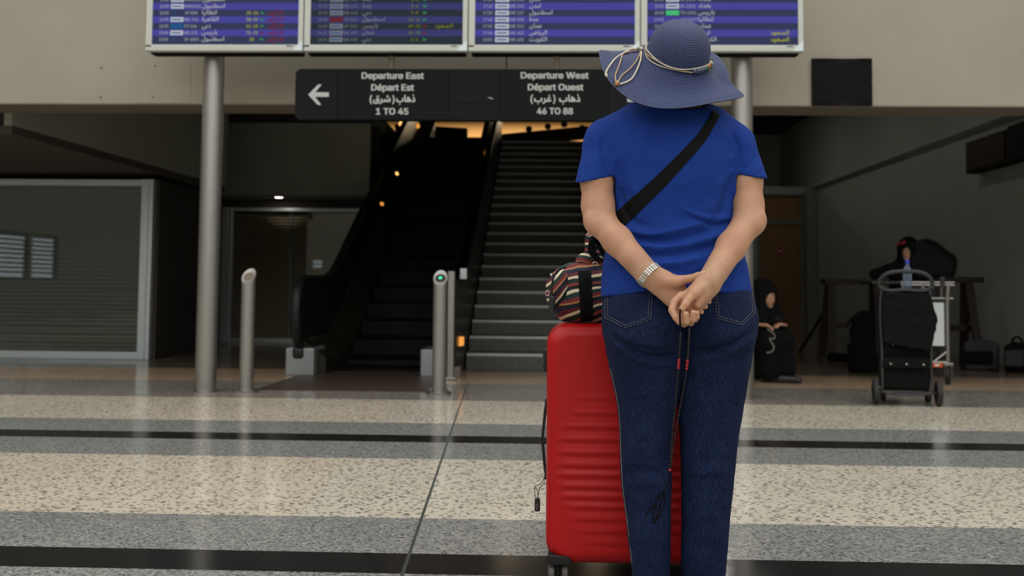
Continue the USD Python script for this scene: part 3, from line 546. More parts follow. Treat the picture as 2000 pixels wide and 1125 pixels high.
terrazzo('terrazzo_beige', (210, 204, 188), (200, 193, 176), [(96, 90, 80), (120, 112, 100), (82, 78, 72), (140, 126, 108)], 74, .5, .36)
terrazzo('terrazzo_beige_warm', (212, 202, 184), (202, 191, 171), [(96, 90, 80), (120, 112, 100), (82, 78, 72), (140, 126, 108)], 74, .5, .36)
terrazzo('terrazzo_grey', (146, 147, 143), (132, 133, 130), [(84, 86, 86), (104, 105, 104), (176, 174, 168), (74, 76, 76), (156, 154, 148)], 125, .8, .40)
terrazzo('terrazzo_grey_warm', (146, 140, 130), (132, 126, 117), [(80, 76, 70), (98, 93, 86), (176, 170, 158), (70, 67, 62)], 88, .7, .42)
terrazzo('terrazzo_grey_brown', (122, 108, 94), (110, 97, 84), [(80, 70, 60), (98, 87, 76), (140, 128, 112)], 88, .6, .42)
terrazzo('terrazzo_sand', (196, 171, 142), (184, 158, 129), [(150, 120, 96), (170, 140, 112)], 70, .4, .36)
terrazzo('terrazzo_black', (36, 36, 36), (32, 32, 32), [(42, 42, 42)], 70, .3, .3, .13)
mat('joint_dark', (40, 39, 37), .6)
mat('joint_metal', (96, 104, 100), .35, .6)
mat('plaster_wall', (158, 153, 138), .8, col2=(153, 147, 132), scale=1.3, bump=.05)
mat('plaster_soffit', (118, 109, 97), .85)
mat('dark_wall', (150, 151, 138), .8, col2=(142, 143, 130), scale=1.2)
mat('side_wall', (178, 184, 176), .75, col2=(170, 176, 168), scale=.8)
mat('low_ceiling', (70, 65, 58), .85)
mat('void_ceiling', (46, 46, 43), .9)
mat('hall_wall', (150, 148, 140), .8)
mat('brushed_steel', (172, 170, 166), .33, 1.0, bump=.04, bscale=30, stretch=(8, 8, .4))
mat('steel_post', (164, 161, 156), .42, .9, bump=.05, bscale=20, stretch=(10, 10, .3))
mat('aluminium', (204, 214, 217), .4, .45)
mat('aluminium_dark', (120, 126, 126), .45, .8)
mat('shutter_slat', (88, 88, 79), .5, .3)
mat('shutter_slat_brown', (176, 158, 134), .6)
mat('shop_dark', (62, 58, 50), .85)
mat('black_plastic', (24, 24, 25), .42)
mat('black_rubber', (20, 20, 21), .55)
mat('sign_black', (22, 24, 25), .5, specular_ior_level=.1)
mat('sign_black2', (18, 23, 23), .5, specular_ior_level=.1)
mat('sign_white', (182, 186, 183), .6)
mat('bezel_grey', (190, 193, 186), .42)
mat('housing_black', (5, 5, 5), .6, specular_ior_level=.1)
mat('door_wood', (156, 118, 78), .55, col2=(140, 104, 68), scale=3, stretch=(6, 6, .5))
mat('door_frame', (128, 130, 126), .5)
mat('plastic_sheet', (17, 17, 19), .5, specular_ior_level=.08, bump=.6, bscale=7, stretch=(1.6, 1, .5))
mat('esc_black', (16, 16, 16), .4)
mat('esc_panel', (32, 33, 27), .35, specular_ior_level=.3)
mat('esc_skirt', (40, 40, 30), .45, specular_ior_level=.3)
mat('esc_step', (23, 23, 26), .6, specular_ior_level=.2)
mat('esc_pedestal', (158, 166, 168), .38, .6)
mat('landing_plate', (104, 90, 80), .4, .6)
mat('stair_tread', (104, 104, 99), .6, col2=(90, 90, 86), scale=20)
mat('stair_nosing', (198, 200, 199), .5, .3)
mat('warm_wall', (214, 168, 112), .7)
mat('beam_brown', (70, 50, 34), .7)
mat('dark_wood', (54, 34, 25), .6, col2=(42, 26, 19), scale=5, stretch=(1, 8, 8))
mat('black_cloth', (9, 9, 10), .9, bump=.35, bscale=45, specular_ior_level=.2)
mat('charcoal_cloth', (48, 49, 52), .8, bump=.35, bscale=30)
mat('chador_cloth', (9, 9, 10), .9, bump=.2, bscale=30, specular_ior_level=.2)
mat('trolley_panel', (206, 214, 214), .4)
mat('trolley_tube', (156, 154, 150), .35, .8)
mat('cart_tube', (66, 66, 66), .45, .4)
mat('handle_grey', (52, 53, 56), .5, specular_ior_level=.3)
mat('tyre', (34, 34, 34), .7)
mat('orange_plastic', (214, 92, 40), .4)
mat('white_plastic', (220, 220, 216), .4)
mat('wheel_grey', (92, 88, 86), .5)
mat('bead_grey', (128, 128, 126), .5)
mat('red_tag', (170, 34, 44), .6)
mat('pink_tag', (206, 158, 146), .6)
mat('blue_cap', (46, 66, 190), .4)
M['bottle_plastic'] = usdkit.material(stage, '/World/Looks/bottle_plastic', {'t': ('transparent_bsdf', {'color': (.86, .9, .95)}), 'g': ('principled_bsdf', {'base_color': lin((150, 168, 190)), 'roughness': .15}), 'f': ('fresnel', {'IOR': 1.45}), 'a': ('math', {'math_type': 'add', 'value2': .22}), 'm': ('mix_closure', {})},
                                       [('f.fac', 'a.value1'), ('a.value', 'm.fac'), ('t.BSDF', 'm.closure1'), ('g.BSDF', 'm.closure2')], surface='m.closure')
M['shop_glass'] = usdkit.material(stage, '/World/Looks/shop_glass', {'t': ('transparent_bsdf', {'color': (.93, .95, .94)}), 'g': ('glossy_bsdf', {'color': (.95, 1, .98), 'roughness': .015}), 'f': ('fresnel', {'IOR': 1.5}), 'm': ('mix_closure', {})},
                                   [('f.fac', 'm.fac'), ('t.BSDF', 'm.closure1'), ('g.BSDF', 'm.closure2')], surface='m.closure')
for n_, c_, s_ in (('screen_dark', (58, 64, 92), 1.5), ('screen_violet', (72, 70, 152), 1.65), ('screen_blue', (64, 72, 160), 0.46), ('text_white', (196, 196, 206), 1.06), ('text_yellow', (196, 200, 70), 1.00), ('text_green', (70, 170, 110), 1.00),
                   ('text_red', (170, 60, 80), 0.73), ('logo_white', (206, 212, 222), 1.21), ('logo_blue', (44, 96, 150), 1.33), ('logo_red', (120, 50, 60), 1.14), ('logo_green', (74, 190, 120), 1.61),
                   ('screen_dim', (52, 58, 66), 1.3), ('screen_dim_violet', (60, 62, 112), 1.6), ('text_dim', (150, 154, 166), 0.85), ('text_dim_yellow', (140, 156, 50), 0.85),
                   ('eye_green', (60, 255, 170), 3.0), ('warm_lamp', (255, 196, 110), 3.0), ('white_lamp', (255, 244, 226), 12.0), ('amber_lamp', (255, 170, 80), 1.6), ('window_sky', (226, 236, 240), 3.2)):
    glow(n_, c_, s_)


# ------------------------------------------------------------------ the setting
XL, XR = -12.0, 12.0
# floor: a screed with terrazzo slabs laid in bands across the hall, narrow joints between them
floor = thing('floor', 'polished terrazzo floor of beige, grey and black bands', 'floor', kind='structure')
part(floor, 'screed', box(XL, XR, -14, 26, -0.12, -0.004), 'joint_dark')
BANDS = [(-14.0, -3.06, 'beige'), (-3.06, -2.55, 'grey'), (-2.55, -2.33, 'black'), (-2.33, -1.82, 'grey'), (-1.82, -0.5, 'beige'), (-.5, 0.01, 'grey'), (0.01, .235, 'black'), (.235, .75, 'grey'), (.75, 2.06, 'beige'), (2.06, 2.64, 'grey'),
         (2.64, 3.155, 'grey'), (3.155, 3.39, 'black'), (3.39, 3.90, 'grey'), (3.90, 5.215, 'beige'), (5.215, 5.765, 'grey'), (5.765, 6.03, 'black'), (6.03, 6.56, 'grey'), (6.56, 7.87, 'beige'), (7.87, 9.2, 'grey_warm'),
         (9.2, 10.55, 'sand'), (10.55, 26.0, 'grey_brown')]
JX = [XL, -7.2, -5.65, -4.1, -2.56, -.97, .34, 1.62, 3.2, 4.75, 6.3, 7.85, XR]
SKEW = -0.045


def skew(m):
    m.vertices[:, 0] += np.where(np.abs(m.vertices[:, 0]) < XL * -1 - .1, SKEW * (m.vertices[:, 1] - 4.1), 0)
    return m


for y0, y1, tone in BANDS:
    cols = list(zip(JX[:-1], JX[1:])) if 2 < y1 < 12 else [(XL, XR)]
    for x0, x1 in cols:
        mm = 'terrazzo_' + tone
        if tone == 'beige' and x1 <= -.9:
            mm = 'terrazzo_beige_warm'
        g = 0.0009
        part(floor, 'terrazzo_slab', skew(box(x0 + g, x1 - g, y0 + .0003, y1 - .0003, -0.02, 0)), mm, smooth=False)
part(floor, 'divider_strip', skew(box(-.488, -.477, 2.64, 9.2, -0.015, 0.0006)), 'joint_metal', label='metal divider strip across the bands', smooth=False)

# main wall above the opening, with the marks of a removed board
wall = thing('wall_front', 'cream plaster wall over the wide opening', 'wall', kind='structure')
part(wall, 'plaster', box(XL, XR, 8.75, 9.2, 2.512, 8.2), 'plaster_wall')
part(wall, 'soffit_trim', box(XL, XR, 8.749, 9.2, 2.50, 2.5121), 'plaster_soffit')
part(wall, 'removed_board_mark', box(-3.72, -3.20, 8.747, 8.751, 2.515, 2.87), 'plaster_wall')
for px, py in ((198, 132), (303, 129), (196, 190), (299, 190)):
    q = P(px, py, 8.747)
    part(wall, 'screw', cyl(q + [0, -.004, 0], q + [0, .003, 0], .007, 8), 'joint_dark')
# hall behind the camera: side walls and a glazed roof and end that stay open to the sky
WIN = [(-.81, .43), (.57, 1.9)]
hw = [box(XL - .3, XL, -14, 26, 0, .96), box(XL - .3, XL, -14, 26, 2.04, 8.2)]
edges = [-14] + [e for w in WIN for e in w] + [26]
for a, b in zip(edges[::2], edges[1::2]):
    hw.append(box(XL - .3, XL, a, b, .96, 2.04))
struct('wall_left', cat(*hw), 'hall_wall', 'far left wall of the hall with two low windows')
for i, (a, b) in enumerate(WIN):
    w = thing(f'window_{i + 1}', 'low hall window with daylight behind, ' + ('nearer the glazed end' if i == 0 else 'nearer the shutters'), 'window', kind='structure')
    part(w, 'pane', box(XL - .12, XL - .1, a, b, .96, 2.04), 'window_sky')
    part(w, 'window_frame', cat(box(XL - .1, XL - .02, a, b, .96, 1.01), box(XL - .1, XL - .02, a, b, 1.99, 2.04), box(XL - .1, XL - .02, a, a + .05, 1.01, 1.99), box(XL - .1, XL - .02, b - .05, b, 1.01, 1.99)), 'aluminium_dark')
    for z in np.arange(1.10, 1.96, .105):
        part(w, 'louvre', box(XL - .1, XL - .03, a + .05, b - .05, z, z + .042), 'aluminium_dark', smooth=False)
struct('wall_end', box(XL, XR, -14.3, -14, 0, 6.0), 'hall_wall', 'low wall at the glazed end of the hall')
for i, (a, b) in enumerate(((-11.3, -10.95), (-10.5, -10.1), (-9.5, -9.0), (-8.4, -8.1))):
    part(thing(f'window_{i + 3}', 'small window in the low wall at the glazed end, number %s from the left wall' % ('one', 'two', 'three', 'four')[i], 'window', kind='structure'), 'pane', cat(box(a, b, -14.02, -13.99, 1.86, 2.0), box(a, b, -14.02, -13.99, 1.66, 1.8)), 'window_sky')
struct('wall_right', box(XR, XR + .3, -14, 26, 0, 8.2), 'hall_wall', 'far right wall of the hall')

# space under the upper floor, left: low ceiling over the shops
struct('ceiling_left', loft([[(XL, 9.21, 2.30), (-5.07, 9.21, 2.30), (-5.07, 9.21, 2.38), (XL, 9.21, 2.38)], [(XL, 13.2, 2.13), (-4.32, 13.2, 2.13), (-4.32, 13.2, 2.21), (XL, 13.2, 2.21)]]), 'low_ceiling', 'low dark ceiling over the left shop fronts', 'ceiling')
struct('wall_void_left', loft([[(-5.15, 9.21, 2.375), (-5.075, 9.21, 2.375), (-5.075, 9.21, 3.3), (-5.15, 9.21, 3.3)], [(-4.40, 13.2, 2.205), (-4.325, 13.2, 2.205), (-4.325, 13.2, 3.3), (-4.40, 13.2, 3.3)]]), 'dark_wall', 'dark upstand along the left edge of the stair opening')
struct('wall_void_back', cat(box(-5.4, -2.62, 14.6, 14.68, 2.22, 3.4), box(-5.4, -2.62, 14.68, 15.42, 2.22, 2.28), box(-5.4, -5.3, 13.2, 14.6, 0, 3.4), box(-4.4, -4.32, 13.2, 13.28, 2.2, 3.4), box(-5.4, -4.4, 13.15, 13.2, 2.13, 3.4)), 'dark_wall', 'dark grey upstand panel behind the escalator')
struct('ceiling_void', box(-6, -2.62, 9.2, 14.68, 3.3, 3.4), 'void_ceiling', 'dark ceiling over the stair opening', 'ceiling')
struct('wall_shop_side', box(-4.69, -4.60, 11.66, 13.2, 0, 2.13), 'shop_dark', 'dark return wall between the two shop shutters')
struct('wall_shop_back', cat(box(XL, -4.69, 12.4, 12.5, 0, 2.13), box(-5.4, -2.62, 15.5, 15.6, 0, 3.4), box(-5.4, -2.62, 15.3, 15.42, 2.085, 2.28)), 'shop_dark', 'dark inside of the closed shops')
# right: side wall with a moulding, back wall and a wooden door
rw = thing('wall_side_right', 'grey side wall under the upper floor with a long moulding', 'wall', kind='structure')
part(rw, 'plaster', cat(box(5.57, 5.75, 9.2, 20.9, 0, 2.95), box(5.57, 5.75, 9.2, 23.9, 3.05, 4.6)), 'side_wall')
part(rw, 'moulding', ext(sg.Polygon([(5.58, 2.93), (5.47, 2.99), (5.47, 3.06), (5.58, 3.10)]), 14.7, 'y', 9.2), 'side_wall')
struct('ceiling_right', cat(box(1.4, 5.75, 9.2, 24, 4.58, 4.7)), 'void_ceiling', 'dark ceiling over the right hand space', 'ceiling')
struct('wall_back', cat(box(1.3, 4.42, 20.85, 21.0, 0, 2.95), box(5.33, 5.6, 20.85, 21.0, 0, 2.95), box(4.42, 5.33, 20.85, 21.0, 2.82, 2.95), box(1.3, 5.6, 23.8, 23.95, 2.9, 4.7), box(1.3, 5.6, 20.85, 23.9, 2.9, 2.97)), 'side_wall', 'back wall with the wooden door')
part(thing('trim_1', 'ledge band over the back wall', 'trim', kind='structure'), 'ledge', box(1.3, 5.57, 20.75, 20.9, 2.86, 3.02), 'side_wall')
door = thing('door_1', 'brown wooden door with a transom panel in the far wall', 'door', kind='structure')
part(door, 'leaf', box(4.46, 5.28, 20.82, 20.87, .001, 2.24), 'door_wood')
part(door, 'transom', box(4.46, 5.28, 20.82, 20.87, 2.34, 2.80), 'door_wood')
part(door, 'frame', cat(box(4.40, 4.46, 20.79, 20.9, 0, 2.86), box(5.28, 5.34, 20.79, 20.9, 0, 2.86), box(4.46, 5.28, 20.79, 20.9, 2.24, 2.34)), 'door_frame')
sg_ = part(door, 'no_entry_sticker', lathe([(0, 0), (.075, 0), (.075, .004), (0, .004)], (4.86, 20.82, 1.68), (0, -1, 0), 24), 'red_tag', label='small round red no entry sign')
part(sg_, 'bar', box(4.81, 4.91, 20.8125, 20.8155, 1.667, 1.693), 'white_plastic')
part(door, 'handle', cat(cyl((4.54, 20.82, 1.02), (4.54, 20.76, 1.02), .012), cyl((4.54, 20.77, 1.02), (4.66, 20.77, 1.02), .011)), 'aluminium_dark')
struct('column_1', rbox(5.36, 5.57, 20.55, 20.85, 0, 2.95, .02), 'dark_wall', 'square pillar beside the wooden door', 'pillar')
struct('wall_outer', cat(box(XL, XR, 26, 26.2, 0, 3.45), box(5.75, XR, 9.2, 9.3, 0, 8.2), box(XL, XR, 8.75, 29.2, 8.2, 8.3), box(XL, XL + .1, 9.2, 29.2, 0, 8.3), box(6.0, 6.1, 9.2, 29.2, 2.9, 8.3)), 'void_ceiling', 'outer shell of the building behind the shops and stairs')
# upper floor seen at the head of the stairs
struct('wall_upper', box(-9, 6, 29.0, 29.2, 3.6, 8), 'warm_wall', 'warm lit wall on the upper floor')
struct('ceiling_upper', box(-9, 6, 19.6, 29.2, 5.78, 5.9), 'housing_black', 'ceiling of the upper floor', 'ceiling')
struct('floor_upper', cat(box(-9, -2.75, 16.4, 29.2, 3.45, 3.7), box(-2.75, 1.35, 19.55, 29.2, 3.45, 3.7), box(1.35, 6, 24, 29.2, 3.45, 3.7)), 'dark_wall', 'upper floor at the head of the stairs', 'floor')
lamp = UsdLux.RectLight.Define(stage, '/World/upper_floor_lamps')
lamp.CreateWidthAttr(8); lamp.CreateHeightAttr(1.5); lamp.CreateIntensityAttr(14.0); lamp.CreateColorAttr(Gf.Vec3f(1.0, .82, .55))
lamp.AddTranslateOp().Set(Gf.Vec3d(-1, 27.6, 5.7))
for i, (x, y) in enumerate(((3.4, 13.0), (3.4, 16.0), (3.4, 19.2))):
    lt = UsdLux.DiskLight.Define(stage, f'/World/recess_lamp_{i}')
    lt.CreateRadiusAttr(.12); lt.CreateIntensityAttr(60.0); lt.CreateColorAttr(Gf.Vec3f(1.0, .97, .90))
    lt.AddTranslateOp().Set(Gf.Vec3d(x, y, 4.56))
# dark beam with round lamp housings hanging over the stair head
bm = thing('ceiling_beam', 'dark slanted beam with round lamp housings over the stair head', 'beam', kind='structure')
bz = lambda x: P(x, 262 - (x - 957) * .085, 20.5)
a, b, c, d = bz(955), bz(1150), bz(1150) - [0, 0, .25], bz(955) - [0, 0, .25]
part(bm, 'beam', ext(sg.Polygon([(a[0], a[2] - .02), (b[0], b[2]), (c[0], c[2]), (d[0], d[2])]), .25, 'y', 20.5), 'beam_brown')
for px, py in ((970, 258), (1033, 252), (1070, 247), (1102, 243), (1137, 250)):
    q = P(px, py, 20.3)
    part(bm, 'lamp_housing', lathe([(0, -.06), (.05, -.055), (.072, 0), (.05, .055), (0, .06)], q, (0, 0, 1), 14), 'black_plastic')
a, b = P(775, 238, 20.5), P(912, 250, 20.5)
part(bm, 'beam', ext(sg.Polygon([(P(770, 242, 20.5)[0], P(770, 242, 20.5)[2]), (b[0], b[2]), (b[0], b[2] - .35), (a[0], a[2] - .35)]), .25, 'y', 20.5), 'beam_brown')


# ------------------------------------------------------------------ shop fronts with roller shutters behind glass
def shop(name, label, x0, x1, y, z1, post, rail, mull=(), slat='shutter_slat'):
    t = thing(name, label, 'shop front', (x1, y, 0))
    fr = []
    part(t, 'top_rail', rbox(x0, x1, y - .02, y + .10, z1 - rail, z1, .006), 'aluminium')
    part(t, 'bottom_rail', rbox(x0, x1, y - .02, y + .10, 0.0, rail * 1.15, .006), 'aluminium')
    for a, b in post:
        part(t, 'post', rbox(a, b, y - .04, y + .12, 0, z1 + .005, .008), 'aluminium')
    for a in mull:
        part(t, 'guide_rail', box(a - .02, a + .02, y + .10, y + .16, rail, z1 - rail), 'aluminium_dark')
    part(t, 'glass_pane', box(x0, x1, y + .02, y + .032, rail * 1.1, z1 - rail), 'shop_glass', smooth=False)
    n = int((z1 - 2 * rail) / .05)
    for i in range(n):
        z = rail + .05 * i
        prof = sg.Polygon([(y + .135, z + .004), (y + .118, z + .016), (y + .114, z + .026), (y + .120, z + .040), (y + .135, z + .046), (y + .140, z + .046), (y + .140, z + .004)])
        part(t, 'shutter_slat', ext(prof, x1 - x0, 'x', x0), slat, smooth=False)
    part(t, 'shutter_backing', box(x0, x1, y + .142, y + .15, 0, z1), 'shop_dark')
    return t


shop('shop_front', 'glazed shop front with closed roller shutter nearest the left edge of the hall', -8.6, -4.69, 11.62, 2.125, [(-4.79, -4.70), (-4.70, -4.645)], .075, ())
shop('shop_front', 'glazed shop front with closed roller shutter behind the escalator', -5.0, -2.70, 15.3, 2.085, [(-5.03, -4.93), (-4.93, -4.87)], .055, (-3.98,), 'shutter_slat_brown')
dl = thing('downlight', 'small round downlight lit over the rear shop front', 'lamp', (-4.06, 14.95, 2.22))
part(dl, 'rim', lathe([(.055, 0), (.075, -.004), (.075, .012), (.055, .012), (.055, 0)], (-4.06, 14.95, 2.22), (0, 0, 1), 20), 'aluminium')
lt = UsdLux.DiskLight.Define(stage, '/World/downlight_lamp')
lt.CreateRadiusAttr(.05); lt.CreateIntensityAttr(60.0); lt.CreateColorAttr(Gf.Vec3f(1.0, .90, .76))
lt.AddTranslateOp().Set(Gf.Vec3d(-4.06, 14.95, 2.205))
part(dl, 'lens', lathe([(0, 0), (.055, 0), (.055, .008), (0, .008)], (-4.06, 14.95, 2.212), (0, 0, 1), 20), 'white_lamp')

# ------------------------------------------------------------------ poles, flight displays, hanging sign
for px, lab in ((411, 'left'), (1442.5, 'right')):
    X = {'left': -2.83, 'right': 1.625}[lab]
    t = thing('display_pole', f'thick brushed steel pole carrying the {lab} end of the flight displays', 'pole', (X, 8.28, 0))
    part(t, 'shaft', cyl((X, 8.28, .0), (X, 8.28, 3.6), .0875, 40), 'steel_post')
    part(t, 'collar', lathe([(.0876, 0), (.093, 0), (.093, .012), (.0876, .016)], (X, 8.28, 0), (0, 0, 1), 40), 'brushed_steel')

EDGE = [-3.325, -2.005, -.648, .757, 2.075]
ROWS = [
    [('12:00', 'w', 'MW5201', 'istanbul', '', '', ''), ('12:00', 'n', 'VF 858', 'antalya', '25-26', 'g', 'r'), ('12:05', 'w', 'MS 710', 'cairo', '38-39', 'g', 'r'), ('12:30', 'b', 'FZ 166', 'dubai', '11-13', 'g', 'r'), ('13:00', 'w', 'ME 223', 'paris', '71-72', 'x', 'r'), ('13:00', 'n', 'VF 6851', 'istanbul', '20', 'g', 'r')],
    [('15:15', 'w', 'ME 434', 'jeddah', '3-6', 'g', ''), ('15:20', 'w', 'ME 418', 'dubai', '7-8', 'g', ''), ('15:40', 'r', 'TK 825', 'istanbul', '10-11', 'g', ''), ('16:00', 'w', 'AF 565', 'paris', '69-70', 'x', 'y'), ('16:20', 'w', 'ME 233', 'amman', '69-70', 'x', ''), ('16:30', 'w', 'ME 428', 'dubai', '3-6', 'g', '')],
    [('17:25', 'w', 'ME 203', 'london', '', '', ''), ('17:35', 'w', 'ME 267', 'istanbul', '', '', ''), ('17:45', 'w', 'ME 368', 'jeddah', '', '', ''), ('17:50', 'w', 'ME 312', 'amman', '', '', ''), ('17:50', 'w', 'ME 422', 'riyadh', '', '', ''), ('18:00', 'w', 'ME 402', 'kuwait', '', '', '')],
    [('18:30', 'w', 'IA 1302', 'baghdad', '', '', ''), ('18:30', 'g', 'TO 4251', 'paris', '', '', ''), ('19:00', '', 'LAV6027', 'antalya', '', '', ''), ('19:00', 'w', 'PC 411', 'amman', '', '', ''), ('19:00', 'w', 'ME 364', 'london', '', '', 'k'), ('19:20', 'w', 'ME 404', 'kuwait', '', '', 'k')]]
YD, ZB, RH = 8.02, 2.815, .0555
for s in range(4):
    x0, x1 = EDGE[s] + .004, EDGE[s + 1] - .004
    t = thing('flight_display', ['flight display at the left end, red remarks in its last column', 'dimmer flight display second from the left end', 'flight display third from the left end, no gate numbers', 'flight display at the right end, one green airline box'][s], 'screen', (x0, YD, ZB), group='flight displays over the opening')
    W = x1 - x0
    bw = .052
    dim = s == 1
    part(t, 'bezel', cat(rbox(x0, x1, YD, YD + .07, ZB, ZB + .055, .006), rbox(x0, x0 + bw, YD, YD + .07, ZB + .03, ZB + .85, .006), rbox(x1 - bw * .8, x1, YD, YD + .07, ZB + .03, ZB + .85, .006)), 'bezel_grey')
    cx, cz = x1 - .004, ZB + .004
    part(t, 'corner_badge', ext(sg.Polygon([(cx, cz), (cx, cz + .085), (cx - .085, cz)]), .004, 'y', YD - .003), 'aluminium', label='silver corner cover')
    part(t, 'maker_label', box(x1 - .135, x1 - .085, YD - .002, YD + .001, ZB + .038, ZB + .046), 'black_plastic')
    part(t, 'housing', rbox(x0 + .02, x1 - .02, YD + .06, YD + .17, ZB - .012, ZB + .85, .01), 'housing_black')
    sc = part(t, 'screen', box(x0 + bw * .9, x1 - bw * .75, YD + .012, YD + .06, ZB + .05, ZB + .85), 'screen_dim' if dim else 'screen_dark')
    T = [[] for _ in range(6)]
    tw, ty, tg, tr, lw = [], [], [], [], {}
    for i, (tm, lg, fl, city, gate, arr, rem) in enumerate(ROWS[s] + [ROWS[s][0]]):
        k = i if i < 6 else -1
        zc = ZB + .05 + .076 + RH * (5 - k) - .028
        if k % 2 == 0:
            part(sc, 'row_band', box(x0 + bw, x1 - bw * .8, YD + .0095, YD + .0125, zc - RH * .5, zc + RH * .5), 'screen_dim_violet' if dim else 'screen_violet', smooth=False)
        zb, h = zc - .012, .025
        yt = YD + .009
        u = lambda f: x0 + W * f
        tw.append(text(tm, h, u(.085), yt, zb, .8, False, 'l', .002))
        if lg in 'wbrg' and lg:
            lb_ = part(sc, 'airline_box', box(u(.155), u(.237), yt - .002, yt, zc - .02, zc + .02), {'w': 'text_dim' if dim else 'logo_white', 'b': 'logo_blue', 'r': 'logo_red', 'g': 'logo_green'}[lg], smooth=False)
            if lg == 'w':
                lw.setdefault('w', []).append(box(u(.165), u(.222), yt - .004, yt - .0021, zc - .005, zc + .004))
        elif lg == 'n':
            lw.setdefault('b', []).append(cat(box(u(.170), u(.188), yt - .002, yt, zc - .012, zc - .006), box(u(.176), u(.182), yt - .002, yt, zc - .006, zc + .010)))
        tw.append(text(fl, h, u(.245), yt, zb, .9, False, 'l', .002))
        if city:
            tw.append(glyphs(city, .05, u(.355), yt, zb, 'l', .002))
        if gate:
            ty.append(text(gate, h, u(.675), yt, zb, .9, True, 'c', .002))
        if arr:
            q = [(-.017, 0), (-.002, .015), (-.002, .005), (.016, .005), (.016, -.005), (-.002, -.005), (-.002, -.015)]
            part(sc, 'gate_arrow', ext(sg.Polygon([(u(.737) + a, zc + b) for a, b in q]), .002, 'y', yt - .002), 'text_green' if arr == 'g' else 'text_red', smooth=False)
        if rem == 'r':
            tr.append(glyphs('delay', .05, u(.77), yt, zb, 'l', .002))
        if rem in 'yk' and rem:
            ty.append(glyphs('boarding', .05, u(.80), yt, zb, 'l', .002))
    part(sc, 'white_lettering', cat(*tw), 'text_dim' if dim else 'text_white', smooth=False, kind='stuff')
    for nm, lst, m_ in (('yellow_lettering', ty, 'text_dim_yellow' if dim else 'text_yellow'), ('red_lettering', tr, 'text_red')):
        if lst:
            part(sc, nm, cat(*lst), m_, smooth=False, kind='stuff')
    for key_ in lw:
        part(sc, 'airline_mark', cat(*lw[key_]), 'logo_blue', smooth=False, kind='stuff')

sx0, sx1, sy, sz0, sz1 = -2.085, .86, 8.1, 2.262, 2.685
sign = thing('hanging_sign', 'black hanging direction sign with white departure lettering', 'sign', (sx0, sy, sz0))
divs = [sx0, -1.731, -.808, -.394, .51, sx1]
for i in range(5):
    a, b = divs[i] + .002, divs[i + 1] - .002
    if i in (0, 4):
        pg = sg.box(a + .05, sz0 + .05, b - .05, sz1 - .05).buffer(.05).union(sg.box(a + (.06 if i == 0 else 0), sz0, b - (0 if i == 0 else .06), sz1))
    else:
        pg = sg.box(a, sz0, b, sz1)
    part(sign, 'sign_panel', ext(pg, .09, 'y', sy), 'sign_black' if i in (0, 2, 4) else 'sign_black2', smooth=30)
part(sign, 'blanking_plate', box(-.77, -.44, sy - .004, sy + .001, 2.40, 2.585), 'sign_black', label='blank black cover plate')
q = P(958, 191.5, sy)
part(sign, 'scratch', ext(sg.Polygon([(q[0] - .03, q[2] + .004), (q[0], q[2] + .006), (q[0] + .026, q[2] - .012), (q[0] + .01, q[2] - .010), (q[0] - .004, q[2])]), .001, 'y', sy - .0052), 'sign_white', label='pale scratch on the cover plate')
arrow = [(-.085, 0), (-.005, .085), (.026, .085), (-.028, .020), (.087, .020), (.087, -.018), (-.028, -.018), (.026, -.085), (-.005, -.085)]
ac = P(622, 185, sy)
part(sign, 'arrow', ext(sg.Polygon([(ac[0] + a, ac[2] + b) for a, b in arrow]), .003, 'y', sy - .003), 'sign_white', label='white left arrow')
ac = P(1246, 195, sy)
part(sign, 'arrow', ext(sg.Polygon([(ac[0] - a, ac[2] + b) for a, b in arrow]), .003, 'y', sy - .003), 'sign_white', label='white right arrow')
def heavy(m, w=.0016):
    a, b = m.copy(), m.copy()
    a.vertices = a.vertices + [w, .0002, 0]
    b.vertices = b.vertices - [w, .0004, 0]
    return cat(m, a, b)


def fit(m, px0, px1, y):
    """stretch lettering sideways to the width it has on the sign"""
    v = m.vertices.copy()
    a, b = P(px0, 190, y)[0], P(px1, 190, y)[0]
    lo, hi = v[:, 0].min(), v[:, 0].max()
    v[:, 0] = a + (v[:, 0] - lo) * (b - a) / (hi - lo)
    m.vertices = v
    return m


for rows in ((('Departure East', 706, 827, 153.8), ('Départ Est', 725, 808, 176.8), ('1 TO 45', 735, 798, 223.5)), (('Departure West', 1017, 1149, 153.2), ('Départ Ouest', 1031, 1139, 176.2), ('46 TO 88', 1049, 1119, 223))):
    for s_, a, b, py in rows:
        part(sign, 'lettering', heavy(fit(text(s_, .051, 0, sy, P((a + b) / 2, py, sy)[2]), a, b, sy)), 'sign_white', smooth=False)
for word, w0, w1, g0, g1, p0, p1, py in (('east', 729, 763, 774, 811, 722, 766, 199.5), ('west', 1043, 1077, 1092, 1133, 1036, 1080, 199)):
    zb = P(w0, py, sy)[2]
    part(sign, 'lettering', heavy(fit(glyphs(word, .078, 0, sy, zb), w0, w1, sy), .001), 'sign_white', smooth=False)
    part(sign, 'lettering', heavy(fit(glyphs('go', .083, 0, sy, zb), g0, g1, sy), .001), 'sign_white', smooth=False)
    for c_, a in (('(', p0), (')', p1)):
        part(sign, 'lettering', fit(text(c_, .058, 0, sy, zb - .004), a, a + 5, sy), 'sign_white', smooth=False)
for X in (-1.292, .082):
    part(sign, 'hanger_tube', cyl((X, sy + .045, sz1), (X, sy + .045, 2.80), .0235, 14), 'plaster_soffit')
part(sign, 'hanger_rod', cyl((-.335, sy + .045, sz1 + .02), (-.335, sy + .045, 2.80), .005, 8), 'housing_black')

